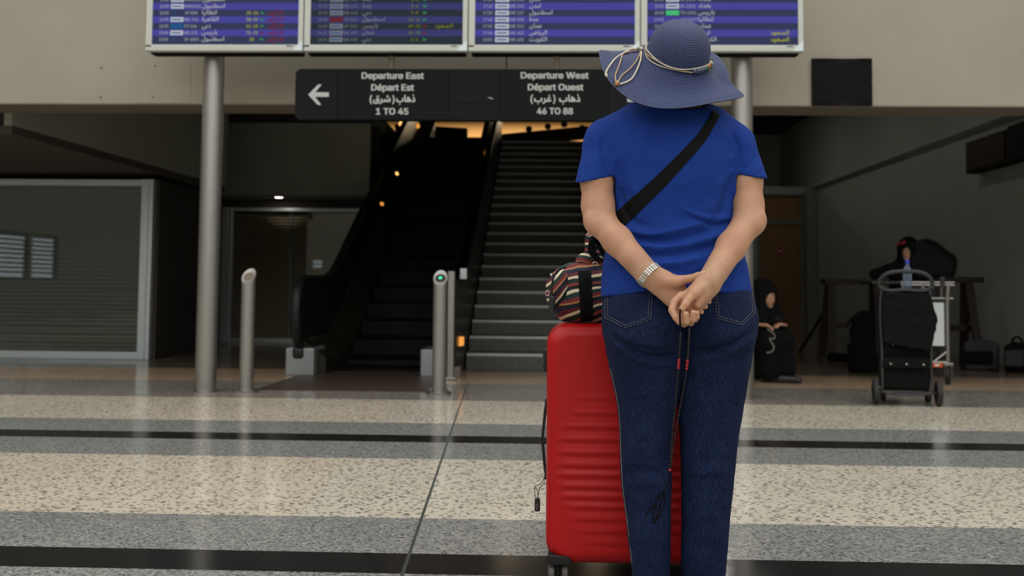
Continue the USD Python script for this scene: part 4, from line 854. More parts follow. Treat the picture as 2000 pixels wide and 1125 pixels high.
q0, q1 = P(1584, 115, 8.745), P(1703, 208, 8.745)
V = np.array([[[x, 8.742 + .006 * math.sin(9 * i + j * .8) - .004 * (i in (0, 8)) * 0, z] for j, x in enumerate(np.linspace(q0[0] + .012 * (1 - i / 8) * 0, q1[0], 12))] for i, z in enumerate(np.linspace(q1[2] + .004, q0[2], 9))])
single('covered_panel', shell(V + [0, -.012, 0], np.broadcast_to([0, -1.0, 0], V.shape), .006), 'plastic_sheet', 'square board under black plastic sheet on the cream wall', 'panel')

tv = thing('wall_screen', 'switched off black screen box mounted high on the right wall', 'screen', (5.5, 11.9, 2.4))
part(tv, 'casing', rbox(5.40, 5.56, 11.75, 12.95, 2.395, 2.80, .015), 'housing_black')
part(tv, 'screen', box(5.392, 5.40, 11.85, 12.9, 2.44, 2.77), 'sign_black')
part(tv, 'casing', rbox(5.38, 5.56, 10.9, 11.74, 2.395, 2.82, .015), 'housing_black', label='second black module nearer the hall')
part(tv, 'bracket', box(5.55, 5.575, 11.4, 12.6, 2.5, 2.7), 'aluminium_dark')

# ------------------------------------------------------------------ bollards
for i, (X, Y, lab) in enumerate(((-2.487, 8.275, 'steel bollard with a plain slanted top left of the escalator'), (-.878, 8.30, 'steel bollard with a green lit eye in its slanted top'))):
    t = thing('bollard', lab, 'bollard', (X, Y, 0), group='steel bollards at the escalator')
    r = .0575
    an = np.arange(40) * 2 * np.pi / 40
    body = [[np.array([X + rr * math.cos(q), Y + rr * math.sin(q), z]) for q in an] for rr, z in ((r, .0), (r, .5))]
    topz = lambda dx, dy: .965 + 1.15 * dy + (.12 if i == 0 else 0) * dx
    body.append([np.array([X + r * math.cos(q), Y + r * math.sin(q), topz(r * math.cos(q), r * math.sin(q))]) for q in an])
    body.append([np.array([X + r * .86 * math.cos(q), Y + r * .86 * math.sin(q), topz(r * .86 * math.cos(q), r * .86 * math.sin(q))]) for q in an])
    body.append([np.array([X + r * .82 * math.cos(q), Y + r * .82 * math.sin(q), topz(r * .8 * math.cos(q), r * .8 * math.sin(q)) - .008]) for q in an])
    part(t, 'tube', loft(body), 'steel_post', smooth=35)
    part(t, 'base_flange', lathe([(.0576, 0), (.105, 0), (.105, .02), (.085, .028), (.0576, .028)], (X, Y, 0), (0, 0, 1), 36), 'brushed_steel')
    for q in range(4):
        bx, by = X + .088 * math.cos(q * math.pi / 2 + .8), Y + .088 * math.sin(q * math.pi / 2 + .8)
        part(t, 'bolt', cyl((bx, by, .02), (bx, by, .038), .009, 6), 'aluminium_dark')
    nrm = np.array([-(.12 if i == 0 else 0), -1.15, 1.0])
    nrm /= np.linalg.norm(nrm)
    c = np.array([X, Y, .965]) - nrm * .008
    if i == 1:
        e = part(t, 'sensor_disc', lathe([(0, 0), (.040, 0), (.044, .006), (.040, .010), (0, .010)], c, nrm, 28), 'black_plastic', label='black disc in the slanted top')
        part(e, 'green_light', lathe([(0, .010), (.013, .010), (.010, .014), (0, .015)], c, nrm, 16), 'eye_green')
    else:
        part(t, 'cap_plate', lathe([(0, 0), (.045, 0), (.045, .004), (0, .004)], c, nrm, 28), 'plaster_soffit')
t = thing('slim_post', 'slim square steel post behind the bollard with the green eye', 'post', (-.905, 9.58, 0))
part(t, 'post', rbox(-.940, -.872, 9.55, 9.61, 0, 1.045, .012), 'steel_post')
part(t, 'foot', rbox(-.965, -.845, 9.52, 9.64, 0, .028, .006), 'brushed_steel')

# ------------------------------------------------------------------ escalator
SL = .478
tread = lambda y: np.maximum(0, .13 + SL * (np.asarray(y, float) - 11.47))
esc = thing('escalator', 'dark escalator with black handrails left of the stairs', 'escalator', (-1.75, 9.9, 0))
part(esc, 'landing_plate', box(-2.46, -1.0, 8.42, 10.7, -.015, .004), 'landing_plate')
for k in range(31):
    x = -2.44 + k * .046
    part(esc, 'landing_rib', box(x, x + .022, 8.44, 10.25, .004, .008), 'landing_plate', smooth=False)
part(esc, 'comb_plate', cat(box(-2.2, -1.22, 10.25, 10.42, .004, .014), *[box(-2.2 + k * .03, -2.19 + k * .03, 10.42, 10.5, .002, .012) for k in range(33)]), 'esc_black')
run = .418
for k in range(20):
    y = 10.62 + k * run
    z = float(np.interp(y + run, [10.9, 11.35, 19.5], [0, .05, .05 + SL * 8.15])) + .004
    zl = float(np.interp(y, [10.9, 11.35, 19.5], [0, .05, .05 + SL * 8.15])) - .05
    ribs = [box(-2.19 + q * .0405, -2.168 + q * .0405, y + .004, y + run, z - .012, z) for q in range(24)]
    part(esc, 'step', cat(box(-2.2, -1.22, y, y + run, z - .03, z - .012), box(-2.2, -1.22, y, y + .02, zl - .03, z - .012), *ribs), 'esc_step', smooth=False)


def rail_path(X):
    pts = [(10.35, .22), (10.1, .215), (9.93, .25), (9.80, .36), (9.735, .52), (9.725, .68), (9.77, .83), (9.87, .925), (10.05, .965), (10.3, .97), (10.8, .97), (11.05, .985), (11.3, 1.03), (11.6, 1.14), (12.2, 1.425), (14, 2.285), (16.5, 3.48), (18.3, 4.34), (18.9, 4.58), (19.4, 4.66), (20.5, 4.67)]
    s = spline([(X, a, b) for a, b in pts], 120)
    return s


for X, side in ((-2.45, 1), (-1.03, -1)):
    pth = rail_path(X)
    hr = []
    tt = np.gradient(pth, axis=0)
    tt /= np.linalg.norm(tt, axis=1, keepdims=True)
    nn = np.cross([1.0, 0, 0], tt)
    rings = []
    for p_, n_ in zip(pth, nn):
        rings.append([p_ + np.array([1, 0, 0]) * a * 1.0 + n_ * b for a, b in ((-.042, -.012), (-.046, .004), (-.036, .022), (-.012, .030), (.012, .030), (.036, .022), (.046, .004), (.042, -.012))])
    part(esc, 'handrail', loft(rings), 'black_rubber', smooth=50, label='black rubber handrail, ' + ('on the side away from the stairs' if side == 1 else 'on the side of the stairs'))
    low = [(10.0, .12), (10.4, .10)] + [(y, float(tread(y)) + .1) for y in np.linspace(11.2, 19.5, 12)]
    pg = sg.Polygon([(a[1], a[2]) for a in pth] + [(20.4, 3.7)] + low[::-1])
    part(esc, 'balustrade_panel', ext(pg.buffer(0), .02, 'x', X - .01), 'esc_panel', label='dark balustrade panel')
    xi, xo = (X + .02, -2.2) if side == 1 else (-1.22, X - .02)
    prof = lambda y: [(xi, y, tread(y) + (.34 if side == 1 else .17)), (xo, y, tread(y) + (.17 if side == 1 else .34)), (xo, y, max(tread(y) - .25, 0)), (xi, y, max(tread(y) - .25, 0))]
    ys = [9.98, 10.3, 10.7, 11.1, 11.3, 11.6, 12.2, 13, 15, 17, 18.6, 19.5]
    part(esc, 'skirt', loft([prof(y) for y in ys]), 'esc_skirt', smooth=20)
    part(esc, 'deck_trim', tube([((xi if side == 1 else xo), y, tread(y) + .345) for y in np.linspace(10.3, 19.4, 40)], .008, 6), 'aluminium_dark')
    part(esc, 'outer_panel', loft([[(X - .055 * side, y, tread(y) + .3), (X - .012 * side, y, tread(y) + .3), (X - .012 * side, y, max(0, tread(y) - .5)), (X - .055 * side, y, max(0, tread(y) - .5))] for y in ys]), 'esc_panel', smooth=20)
    part(esc, 'pedestal', rbox(X - .125, X + .16, 9.86, 10.35, 0, .27, .012) if side == 1 else rbox(X - .20, X + .055, 9.86, 10.35, 0, .27, .012), 'esc_pedestal', label='grey metal handrail pedestal')
    part(esc, 'handrail_inlet', rbox(X - .06, X + .06, 9.84, 10.1, .16, .28, .03), 'black_plastic')
for px, py, d_, w_ in ((770, 339, 14.6, .055), (716, 398, 13.3, .03)):
    q = P(px, py, d_)
    part(esc, 'skirt_lamp', rbox(-2.225, -2.195, q[1] - .06, q[1] + .06, q[2] - .02, q[2] + .02, .008), 'warm_lamp' if w_ > .04 else 'amber_lamp')
for px, py in ((784, 242), (815, 246)):
    q = P(px, py, 18.5)
    part(esc, 'newel_lamp', lathe([(0, -.05), (.04, -.03), (.05, 0), (.04, .03), (0, .05)], q, (0, 0, 1), 12), 'warm_lamp' if px < 800 else 'amber_lamp')

# ------------------------------------------------------------------ fixed stairs
R_, T_, Y0 = .1688, .3907, 10.918
st = thing('staircase', 'fixed dark stairs with bright metal nosings beside the escalator', 'stairs', (0, Y0, 0))
sxa, sxb = -.86, 1.10
for k in range(22):
    y, z = Y0 + k * T_, (k + 1) * R_
    part(st, 'riser', box(sxa, sxb, y + .012, y + .03, z - R_, z - .02), 'stair_tread', smooth=False)
    part(st, 'tread', box(sxa, sxb, y + .03, y + T_ + .03, z - .035, z - .002), 'stair_tread', smooth=False)
    part(st, 'nosing', rbox(sxa, sxb, y - .004, y + .05, z - .04, z, .009), 'stair_nosing')
for X, n_ in ((-.895, 'left'), (1.15, 'right')):
    ys = np.linspace(10.2, 19.4, 30)
    sl = lambda y: max(0, (y - Y0) / T_ * R_)
    pg = sg.Polygon([(9.86, 0), (9.86, .93)] + [(y, sl(y) + .95) for y in ys] + [(19.4, sl(19.4) - .3), (11.5, 0)])
    part(st, 'balustrade', ext(pg.buffer(0), .035, 'x', X - .0175), 'esc_panel', label='dark balustrade panel')
    part(st, 'handrail', tube([(X, 9.84, .93)] + [(X, y, sl(y) + .975) for y in ys], .024, 8), 'esc_black')
    part(st, 'base_shoe', rbox(X - .045, X + .06, 9.83, 10.05, 0, .10, .006), 'brushed_steel', label='steel shoe at the foot of the balustrade')
part(st, 'stringer', ext(sg.Polygon([(10.9, 0)] + [(y, (y - Y0) / T_ * R_ + .3) for y in (11, 19.5)] + [(19.5, 0)]), .03, 'x', 1.13), 'esc_black')
q = P(910, 667, 10.2)
part(st, 'step_lamp', rbox(-.885, -.835, 10.16, 10.3, q[2] - .045, q[2] + .045, .01), 'amber_lamp', label='amber step lamp')
q = P(912, 298, 16.6)
part(st, 'step_lamp', rbox(-.96, -.9, 16.5, 16.62, q[2] - .03, q[2] + .03, .01), 'amber_lamp', label='small amber lamp up the flight')
part(st, 'notice_plate', rbox(-.845, -.775, 9.80, 9.83, .965, 1.075, .008), 'aluminium', label='small pale plate on the balustrade end')


# ------------------------------------------------------------------ materials of the foreground
M['skin'] = usdkit.material(stage, '/World/Looks/skin', {'tc': ('texture_coordinate', {}), 'n': ('noise_texture', {'scale': 14.0, 'detail': 4}), 'r': ('rgb_ramp', {'ramp': [(0, lin((190, 146, 116))), (.4, lin((190, 146, 116))), (.65, lin((180, 132, 104))), (1, lin((180, 132, 104)))]}),
    'n2': ('noise_texture', {'scale': 260.0, 'detail': 3}), 'b': ('bump', {'strength': .12, 'distance': .002}), 'p': ('principled_bsdf', {'roughness': .5, 'subsurface_weight': .15, 'subsurface_radius': (1.0, .35, .2), 'subsurface_scale': .006})},
    [('tc.object', 'n.vector'), ('n.fac', 'r.fac'), ('r.color', 'p.base_color'), ('tc.object', 'n2.vector'), ('n2.fac', 'b.height'), ('b.normal', 'p.normal')], surface='p.BSDF')
mat('nail', (212, 160, 140), .3)
mat('lips', (170, 100, 92), .5)
mat('hair_brown', (44, 26, 18), .6, col2=(62, 38, 24), scale=20, stretch=(10, 10, 1))
mat('jersey_blue', (22, 56, 136), .85, col2=(20, 52, 129), scale=9, bump=.12, bscale=260, specular_ior_level=.2)
mat('jersey_seam', (17, 46, 138), .85)
M['denim'] = usdkit.material(stage, '/World/Looks/denim', {'tc': ('texture_coordinate', {}), 'm1': ('mapping', {'scale': (420, 420, 60)}), 'n1': ('noise_texture', {'scale': 1.0, 'detail': 2}), 'n2': ('noise_texture', {'scale': 11.0, 'detail': 5, 'roughness': .6}),
    'r1': ('rgb_ramp', {'ramp': [(0, lin((9, 16, 38))), (.38, lin((16, 26, 52))), (.68, lin((31, 44, 80))), (1, lin((56, 72, 112)))]}), 'r2': ('rgb_ramp', {'ramp': [(0, (.6, .6, .62)), (.35, (.76, .76, .78)), (.7, (1.2, 1.18, 1.14)), (1, (1.35, 1.33, 1.3))]}),
    'x': ('mix', {'mix_type': 'multiply', 'fac': 1.0}), 'b': ('bump', {'strength': .3, 'distance': .0012}), 'p': ('principled_bsdf', {'roughness': .88, 'specular_ior_level': .15})},
    [('tc.object', 'm1.vector'), ('m1.vector', 'n1.vector'), ('tc.object', 'n2.vector'), ('n1.fac', 'r1.fac'), ('n2.fac', 'r2.fac'), ('r1.color', 'x.color1'), ('r2.color', 'x.color2'), ('x.color', 'p.base_color'), ('n1.fac', 'b.height'), ('b.normal', 'p.normal')], surface='p.BSDF')
mat('denim_seam', (20, 27, 54), .85)
mat('stitch_thread', (132, 124, 108), .7)
mat('strap_black', (7, 7, 8), .7, bump=.4, bscale=300, specular_ior_level=.15)
mat('bead_black', (14, 13, 13), .25)
mat('bead_red', (176, 30, 40), .35)
mat('bracelet_silver', (206, 204, 196), .25, 1.0)
mat('shoe_dark', (30, 29, 30), .5)
M['straw_navy'] = usdkit.material(stage, '/World/Looks/straw_navy', {'u': ('uvmap', {}), 'sx': ('separate_xyz', {}), 'rv': ('math', {'math_type': 'multiply', 'value2': 6.2831853}), 'si': ('math', {'math_type': 'sine'}), 'ri': ('math', {'math_type': 'multiply_add', 'value2': .5, 'value3': .5}),
    'w': ('combine_xyz', {}), 'fu': ('math', {'math_type': 'multiply', 'value2': 1.0}), 'nz': ('noise_texture', {'scale': 1.0, 'detail': 1, 'dimensions': '3D'}), 'rr': ('rgb_ramp', {'ramp': [(0, lin((7, 13, 40))), (.45, lin((13, 23, 60))), (.75, lin((36, 53, 106))), (1, lin((88, 108, 166)))]}),
    'mulc': ('mix', {'mix_type': 'multiply', 'fac': 1.0}), 'dr': ('rgb_ramp', {'ramp': [(0, (.55, .55, .58)), (.35, (.75, .75, .78)), (.62, (1.15, 1.15, 1.15)), (1, (1.5, 1.5, 1.5))]}), 'b': ('bump', {'strength': .8, 'distance': .0016}), 'p': ('principled_bsdf', {'roughness': .62})},
    [('u.UV', 'sx.vector'), ('sx.y', 'rv.value1'), ('rv.value', 'si.value1'), ('si.value', 'ri.value1'), ('ri.value', 'rr.fac'), ('sx.x', 'fu.value1'), ('fu.value', 'w.x'), ('sx.y', 'w.y'), ('w.vector', 'nz.vector'), ('nz.fac', 'dr.fac'), ('rr.color', 'mulc.color1'), ('dr.color', 'mulc.color2'), ('mulc.color', 'p.base_color'), ('ri.value', 'b.height'), ('b.normal', 'p.normal')], surface='p.BSDF')
mat('cord_white', (206, 198, 176), .7, bump=.4, bscale=500)
mat('cord_tan', (186, 156, 118), .7, bump=.4, bscale=500)
mat('bead_amber', (176, 112, 50), .4)
mat('bead_slate', (84, 96, 112), .5)
mat('bead_green', (44, 84, 66), .5)
mat('shell_red', (178, 10, 13), .42, specular_ior_level=.35, col2=(170, 9, 12), scale=3, bump=.06, bscale=420)
mat('zip_black', (16, 16, 17), .5)

# ------------------------------------------------------------------ the woman in front, seen from behind
D0 = 2.9
woman = thing('person', 'person seen from behind in blue t-shirt, jeans and wide navy sun hat, hands clasped', 'person', (.46, D0, 0))


def rows(tab):
    """(py, xl, xr, back, front, centre) rows of the photograph -> heights and widths at the depth of the body"""
    z, xl, xr, yb, yf, yc = [], [], [], [], [], []
    for py, a, b, bk, fr, ce in tab:
        z.append(P((a + b) / 2, py, D0 + ce)[2])
        xl.append(P(a, py, D0 + ce)[0])
        xr.append(P(b, py, D0 + ce)[0])
        yb.append(D0 + bk)
        yf.append(D0 + fr)
        yc.append(D0 + ce)
    return z, xl, xr, yb, yf, yc


# t-shirt
sh = Field((.06, 2.68, .82), (.68, 3.08, 1.47), .005)
sh.column(*rows([(199, 1285, 1372, -.02, .09, .03), (207, 1262, 1386, -.06, .10, .02), (216, 1232, 1402, -.078, .10, .01), (230, 1200, 1420, -.092, .105, .0), (246, 1180, 1434, -.10, .11, 0), (275, 1176, 1440, -.112, .12, 0), (310, 1184, 1438, -.118, .13, 0), (345, 1192, 1434, -.116, .135, 0), (390, 1196, 1433, -.106, .135, 0), (430, 1195, 1436, -.098, .13, 0),
                 (470, 1187, 1445, -.104, .13, 0), (510, 1179, 1455, -.122, .13, 0), (550, 1175, 1463, -.140, .13, 0), (584, 1174, 1467, -.150, .13, 0)]), k=.01, n=2.5)
shL, shR = P(1181, 276, D0 - .005), P(1438, 284, D0 - .005)
hemL, hemR = P(1163, 349, D0 - .03), P(1461, 343, D0 - .03)
for a, h, r0, r1 in ((shL, hemL, .057, .0545), (shR, hemR, .051, .0480)):
    sh.cone(a, h + (h - a) * .35, r0, r1, .03)
sh.cone(P(1240, 226, D0 - .01), shL, .04, .052, .03)
sh.cone(P(1398, 238, D0 - .01), shR, .035, .046, .03)
sh.ell(P(1342, 198, D0 - .06), (.062, .09, .027), .008, sub=True)                      # back of the neckline
# hems: plane cuts for the sleeves and the slightly slanted bottom hem
g = np.meshgrid(*sh.ax, indexing='ij', sparse=True)
for a, h, (p0, p1), side in ((shL, hemL, ((1128, 356), (1197, 341)), -1), (shR, hemR, ((1435, 338), (1486, 347)), 1)):
    A, B = P(*p0, D0 - .03), P(*p1, D0 - .03)
    nrm = np.cross(B - A, [0, 1.0, .18])
    nrm *= np.sign(nrm @ (h - a)) / np.linalg.norm(nrm)
    pl = (g[0] - A[0]) * nrm[0] + (g[1] - A[1]) * nrm[1] + (g[2] - A[2]) * nrm[2]
    lim = P(1197, 400, D0)[0] if side < 0 else P(1433, 400, D0)[0]
    out = (g[0] - lim) * side
    sh.F = np.maximum(sh.F, np.minimum(np.minimum(pl, out + .004), g[2] - P(1190, 425, D0)[2]).astype(np.float32))
hx = [P(x, 570, D0)[0] for x in (1174, 1215, 1265, 1320, 1395, 1466)]
hz = [P(x, y, D0 - .14)[2] for x, y in ((1174, 581), (1215, 575), (1265, 567), (1320, 566), (1395, 571), (1466, 576))]
sh.F = np.maximum(sh.F, (np.interp(g[0], hx, hz) - .006 * np.clip((g[1] - D0) / .1, 0, 1) - g[2]).astype(np.float32))
shirt = sh.mesh(2)
SH_F = [([(1182, 262), (1176, 300), (1190, 338)], 5, -.0035), ([(1434, 262), (1444, 300), (1436, 336)], 5, -.0035),
        ([(1205, 440), (1262, 458), (1330, 447), (1400, 431), (1434, 424)], 6, .006), ([(1205, 455), (1270, 470), (1345, 462), (1425, 437)], 6, -.006), ([(1215, 470), (1285, 484), (1360, 474), (1438, 446)], 7, .006), ([(1225, 492), (1300, 500), (1380, 484), (1440, 462)], 7, -.005),
        ([(1240, 508), (1310, 515), (1380, 500)], 8, .005), ([(1210, 360), (1218, 400), (1240, 432), (1280, 445)], 7, -.004), ([(1424, 350), (1418, 392), (1402, 425), (1360, 442)], 7, -.005), ([(1405, 340), (1400, 385), (1380, 420)], 8, .003), ([(1230, 300), (1236, 360), (1262, 410)], 10, .003),
        ([(1330, 405), (1375, 425), (1428, 418)], 5, .004), ([(1345, 418), (1390, 438), (1432, 432)], 4, -.004), ([(1205, 300), (1198, 330), (1206, 352)], 5, .004), ([(1424, 300), (1430, 326), (1424, 350)], 5, .004),
        ([(1183, 500), (1210, 530), (1222, 570)], 7, .004), ([(1452, 500), (1436, 540), (1430, 572)], 7, .004), ([(1290, 520), (1340, 535), (1400, 520)], 7, -.004), ([(1250, 260), (1320, 275), (1390, 265)], 16, -.003),
        ([(1478, 300), (1465, 322), (1442, 330)], 5, -.003)]
folds(shirt, [(a, w * 1.05, h * 1.7) for a, w, h in SH_F])
vn = shirt.vertex_normals
shirt.vertices += vn * ((meshkit.fbm(shirt.vertices * [16, 16, 26], 3, 4) - .5) * .006)[:, None]
shirt_p = part(woman, 't_shirt', shirt, 'jersey_blue', smooth=True)
SS = Skin(shirt)
seam = lambda pts, off=.0006: spline([SS.at(*p, off) for p in pts], 50)
for pts in ([(1176, 249), (1169, 275), (1176, 310), (1192, 340)], [(1430, 253), (1446, 285), (1446, 312), (1437, 336)]):
    part(shirt_p, 'armhole_seam', tube(seam(pts, .0002), .0012, 5), 'jersey_seam')
part(shirt_p, 'hem_seam', tube(spline([SS.at(x, y, .0001) for x, y in ((1178, 570), (1215, 566), (1265, 558), (1320, 557), (1395, 562), (1462, 567))], 60), .0010, 5), 'jersey_seam')

# jeans
jn = Field((.10, 2.68, .02), (.82, 3.09, .90), .006)
LEG = {-1: [(560, 1184, 1326, -.118, .11, 0), (600, 1176, 1331, -.142, .11, 0), (622, 1175, 1334, -.152, .11, 0), (650, 1177, 1336, -.156, .11, 0), (672, 1181, 1337, -.146, .11, 0), (690, 1184, 1337, -.126, .11, 0), (720, 1190, 1333, -.112, .105, 0), (760, 1199, 1327, -.100, .10, 0), (800, 1206, 1319, -.092, .09, 0), (843, 1209, 1313, -.086, .08, 0),
           (900, 1211, 1311, -.080, .072, 0), (950, 1214, 1311, -.076, .068, 0), (1020, 1223, 1310, -.074, .064, 0), (1100, 1232, 1309, -.068, .062, 0), (1168, 1238, 1308, -.064, .062, 0)],
       1: [(560, 1316, 1462, -.118, .11, 0), (600, 1320, 1474, -.142, .11, 0), (622, 1324, 1477, -.152, .11, 0), (650, 1327, 1475, -.156, .11, 0), (672, 1329, 1471, -.146, .11, 0), (690, 1330, 1468, -.126, .11, 0), (720, 1329, 1463, -.112, .105, 0), (760, 1327, 1457, -.100, .10, 0), (800, 1326, 1449, -.092, .09, 0), (843, 1328, 1443, -.086, .08, 0),
           (900, 1330, 1436, -.080, .072, 0), (950, 1331, 1431, -.076, .068, 0), (1020, 1331, 1424, -.074, .064, 0), (1100, 1330, 1418, -.068, .062, 0), (1168, 1330, 1414, -.064, .062, 0)]}
for s_ in (-1, 1):
    jn.column(*rows(LEG[s_]), k=.007, n=2.25)
jeans = jn.mesh(2)
JE_F = [([(1179, 640), (1208, 668), (1245, 690), (1300, 698), (1334, 690)], 6, -.011), ([(1185, 655), (1215, 682), (1255, 706), (1320, 712)], 7, .006), ([(1232, 672), (1270, 683), (1330, 680)], 5, -.006), ([(1200, 645), (1240, 668), (1300, 674)], 6, .004),
        ([(1474, 640), (1450, 662), (1410, 680), (1360, 686), (1338, 682)], 6, -.011), ([(1470, 655), (1440, 680), (1395, 700), (1345, 704)], 7, .006), ([(1365, 690), (1400, 686), (1440, 672)], 5, -.006), ([(1385, 660), (1425, 652), (1462, 632)], 6, .004),
        ([(1335, 590), (1335, 640), (1334, 690)], 4, -.005), ([(1210, 930), (1255, 918), (1300, 926)], 8, -.004), ([(1214, 950), (1260, 944), (1304, 948)], 9, .004), ([(1432, 905), (1395, 896), (1345, 902)], 8, -.004), ([(1434, 925), (1390, 922), (1340, 930)], 9, .004),
        ([(1205, 760), (1230, 800), (1240, 860)], 9, -.003), ([(1440, 770), (1415, 820), (1405, 880)], 9, -.003), ([(1222, 1010), (1262, 1000), (1300, 1010)], 9, -.003), ([(1420, 1000), (1385, 990), (1340, 1002)], 9, -.003), ([(1228, 1060), (1270, 1050), (1306, 1060)], 9, .003), ([(1334, 1055), (1380, 1046), (1416, 1056)], 9, .003),
        ([(1316, 700), (1300, 740), (1296, 790)], 7, .003), ([(1345, 700), (1362, 745), (1366, 800)], 7, .003)]
folds(jeans, JE_F)
jeans.vertices += jeans.vertex_normals * ((meshkit.fbm(jeans.vertices * [18, 18, 11], 3, 9) - .5) * .007)[:, None]
jeans_p = part(woman, 'jeans', jeans, 'denim', smooth=True)
JS = Skin(jeans)


def dashes(owner, name, S, pts, off, r, mat_, dash=.0055, gap=.0035):
    """a row of stitches along a line on the cloth"""
    c = spline([S.at(*p, off) for p in pts], 400) if len(pts) > 2 else np.linspace(S.at(*pts[0], off), S.at(*pts[1], off), 200)
    s_ = np.r_[0, np.cumsum(np.linalg.norm(np.diff(c, axis=0), axis=1))]
    ms, t = [], 0.0
    while t + dash < s_[-1]:
        q = np.stack([np.interp(np.linspace(t, t + dash, 3), s_, c[:, k]) for k in range(3)], 1)
        ms.append(tube(q, r, 4))
        t += dash + gap
    return part(owner, name, cat(*ms), mat_, kind='stuff')


def lerp_poly(p, n=14):
    o = []
    for a, b in zip(p[:-1], p[1:]):
        o += [tuple(np.array(a) + (np.array(b) - np.array(a)) * t) for t in np.linspace(0, 1, n, endpoint=False)]
    return o + [p[-1]]


for pk, inner in (([(1184, 570), (1183, 620), (1221, 640), (1271, 625), (1274, 564)], [(1189, 572), (1188, 616.5), (1222, 635), (1266, 621), (1269, 566)]), ([(1394, 566), (1401, 622), (1449, 635), (1473, 612), (1471, 568)], [(1399, 567), (1405.5, 618.5), (1447.5, 630), (1468.5, 609), (1467, 570)])):
    pp = part(jeans_p, 'back_pocket', JS.patch(pk, .0022, 4.0), 'denim', smooth=50)
    for line in (pk, inner):
        for a, b in zip(line[:-1], line[1:]):
            dashes(pp if False else jeans_p, 'stitching', JS, lerp_poly([a, b], 8), .0029, .00065, 'stitch_thread')
part(jeans_p, 'outseam', tube(spline([JS.at(x + 3, y, .001) for x, y in ((1190, 720), (1199, 760), (1206, 800), (1209, 843), (1211, 900), (1214, 950), (1223, 1020), (1232, 1100))], 60), .0011, 5), 'stitch_thread', label='pale outer leg seam')
part(jeans_p, 'seat_seam', tube(spline([JS.at(x, y, .0004) for x, y in ((1330, 576), (1333, 620), (1334, 655), (1334, 684))], 40), .0014, 5), 'denim_seam')

tilt, lean = math.radians(38), math.radians(9)
hax = np.array([math.sin(lean), -math.sin(tilt) * math.cos(lean), math.cos(tilt) * math.cos(lean)])
hr_ = np.array([1.0, 0, 0]) - hax * hax[0]
hr_ /= np.linalg.norm(hr_)
hf_ = np.cross(hax, hr_)                                                              # towards the brow
HB = P(1322.5, 113, 2.885)

# body: torso core, neck, head and the two arms with their hands
core = Field((.08, 2.70, .80), (.68, 3.14, 1.66), .008)
core.column(*rows([(205, 1290, 1370, -.02, .07, .02), (250, 1205, 1415, -.07, .085, 0), (345, 1204, 1424, -.09, .11, 0), (430, 1206, 1426, -.075, .105, 0), (520, 1190, 1444, -.10, .105, 0), (600, 1190, 1460, -.11, .09, 0)]), k=.02)
HC = P(1331, 146, D0 + .01)
core.cone(P(1331, 232, D0 + .02), HC + [0, -.01, -.03], .056, .052, .02)
core.ell(HC + [0, .012, .012], (.075, .082, .092), .02)
core.cone(HC + [0, .055, -.045], HC + [0, .088, -.075], .042, .026, .02)          # jaw and chin
core.cone(HC + [0, .094, .012], HC + [0, .112, -.022], .008, .013, .008)           # nose
for s_ in (-1, 1):
    core.ell(HC + [s_ * .078, .002, -.012], (.012, .022, .032), .006)                # ears
    core.ell(HC + [s_ * .032, .097, .014], (.017, .012, .012), .004, sub=True)       # eye sockets
    core.ell(HC + [s_ * .032, .086, .014], (.012, .011, .011), .002)
core.cone(HC + [-.022, .103, -.050], HC + [.022, .103, -.050], .007, .007, .004)   # mouth
core.cone(P(1230, 262, D0), shL, .05, .043, .02)
core.cone(P(1400, 262, D0), shR, .045, .038, .02)
core.cut_above(HB - hax * .004, hax)
torso = core.mesh(2)

elL, elR = P(1172, 431, 2.845), P(1463, 431, 2.84)
wrL, wrR = P(1267, 537, 2.735), P(1382, 556, 2.69)
ar = Field((.07, 2.60, .86), (.67, 2.99, 1.27), .0036)
fl = (0, 1, .2)
ar.cone(shL, P(1166, 350, D0 - .03), .042, .0455, .01)
ar.cone(P(1166, 350, D0 - .03), P(1168, 402, 2.858), .0460, .0450, .02)
ar.cone(P(1168, 402, 2.858), elL, .0445, .0415, .02)
ar.cone(P(1158, 432, 2.828), P(1160, 438, 2.824), .024, .024, .016)
ar.cone(elL, P(1206, 470, 2.80), .041, .0400, .02)
ar.cone(P(1206, 470, 2.80), wrL, .0400, .0345, .02, flat=fl, fs=.85)
ar.cone(shR, P(1460, 350, D0 - .03), .036, .0400, .01)
ar.cone(P(1460, 350, D0 - .03), P(1462, 402, 2.855), .0415, .0405, .02)
ar.cone(P(1462, 402, 2.855), elR, .0405, .040, .02)
ar.cone(P(1480, 432, 2.826), P(1478, 438, 2.822), .022, .022, .016)
ar.cone(elR, P(1428, 482, 2.79), .0415, .0395, .02)
ar.cone(P(1428, 482, 2.79), wrR, .0395, .0335, .02, flat=fl, fs=.85)
arms = ar.mesh(3)

hd = Field((.215, 2.63, .775), (.50, 2.81, .985), .0021)
C_ = lambda a, b, ra, rb, k=.006, **kw: hd.cone(P(*a), P(*b), ra, rb, k, **kw)
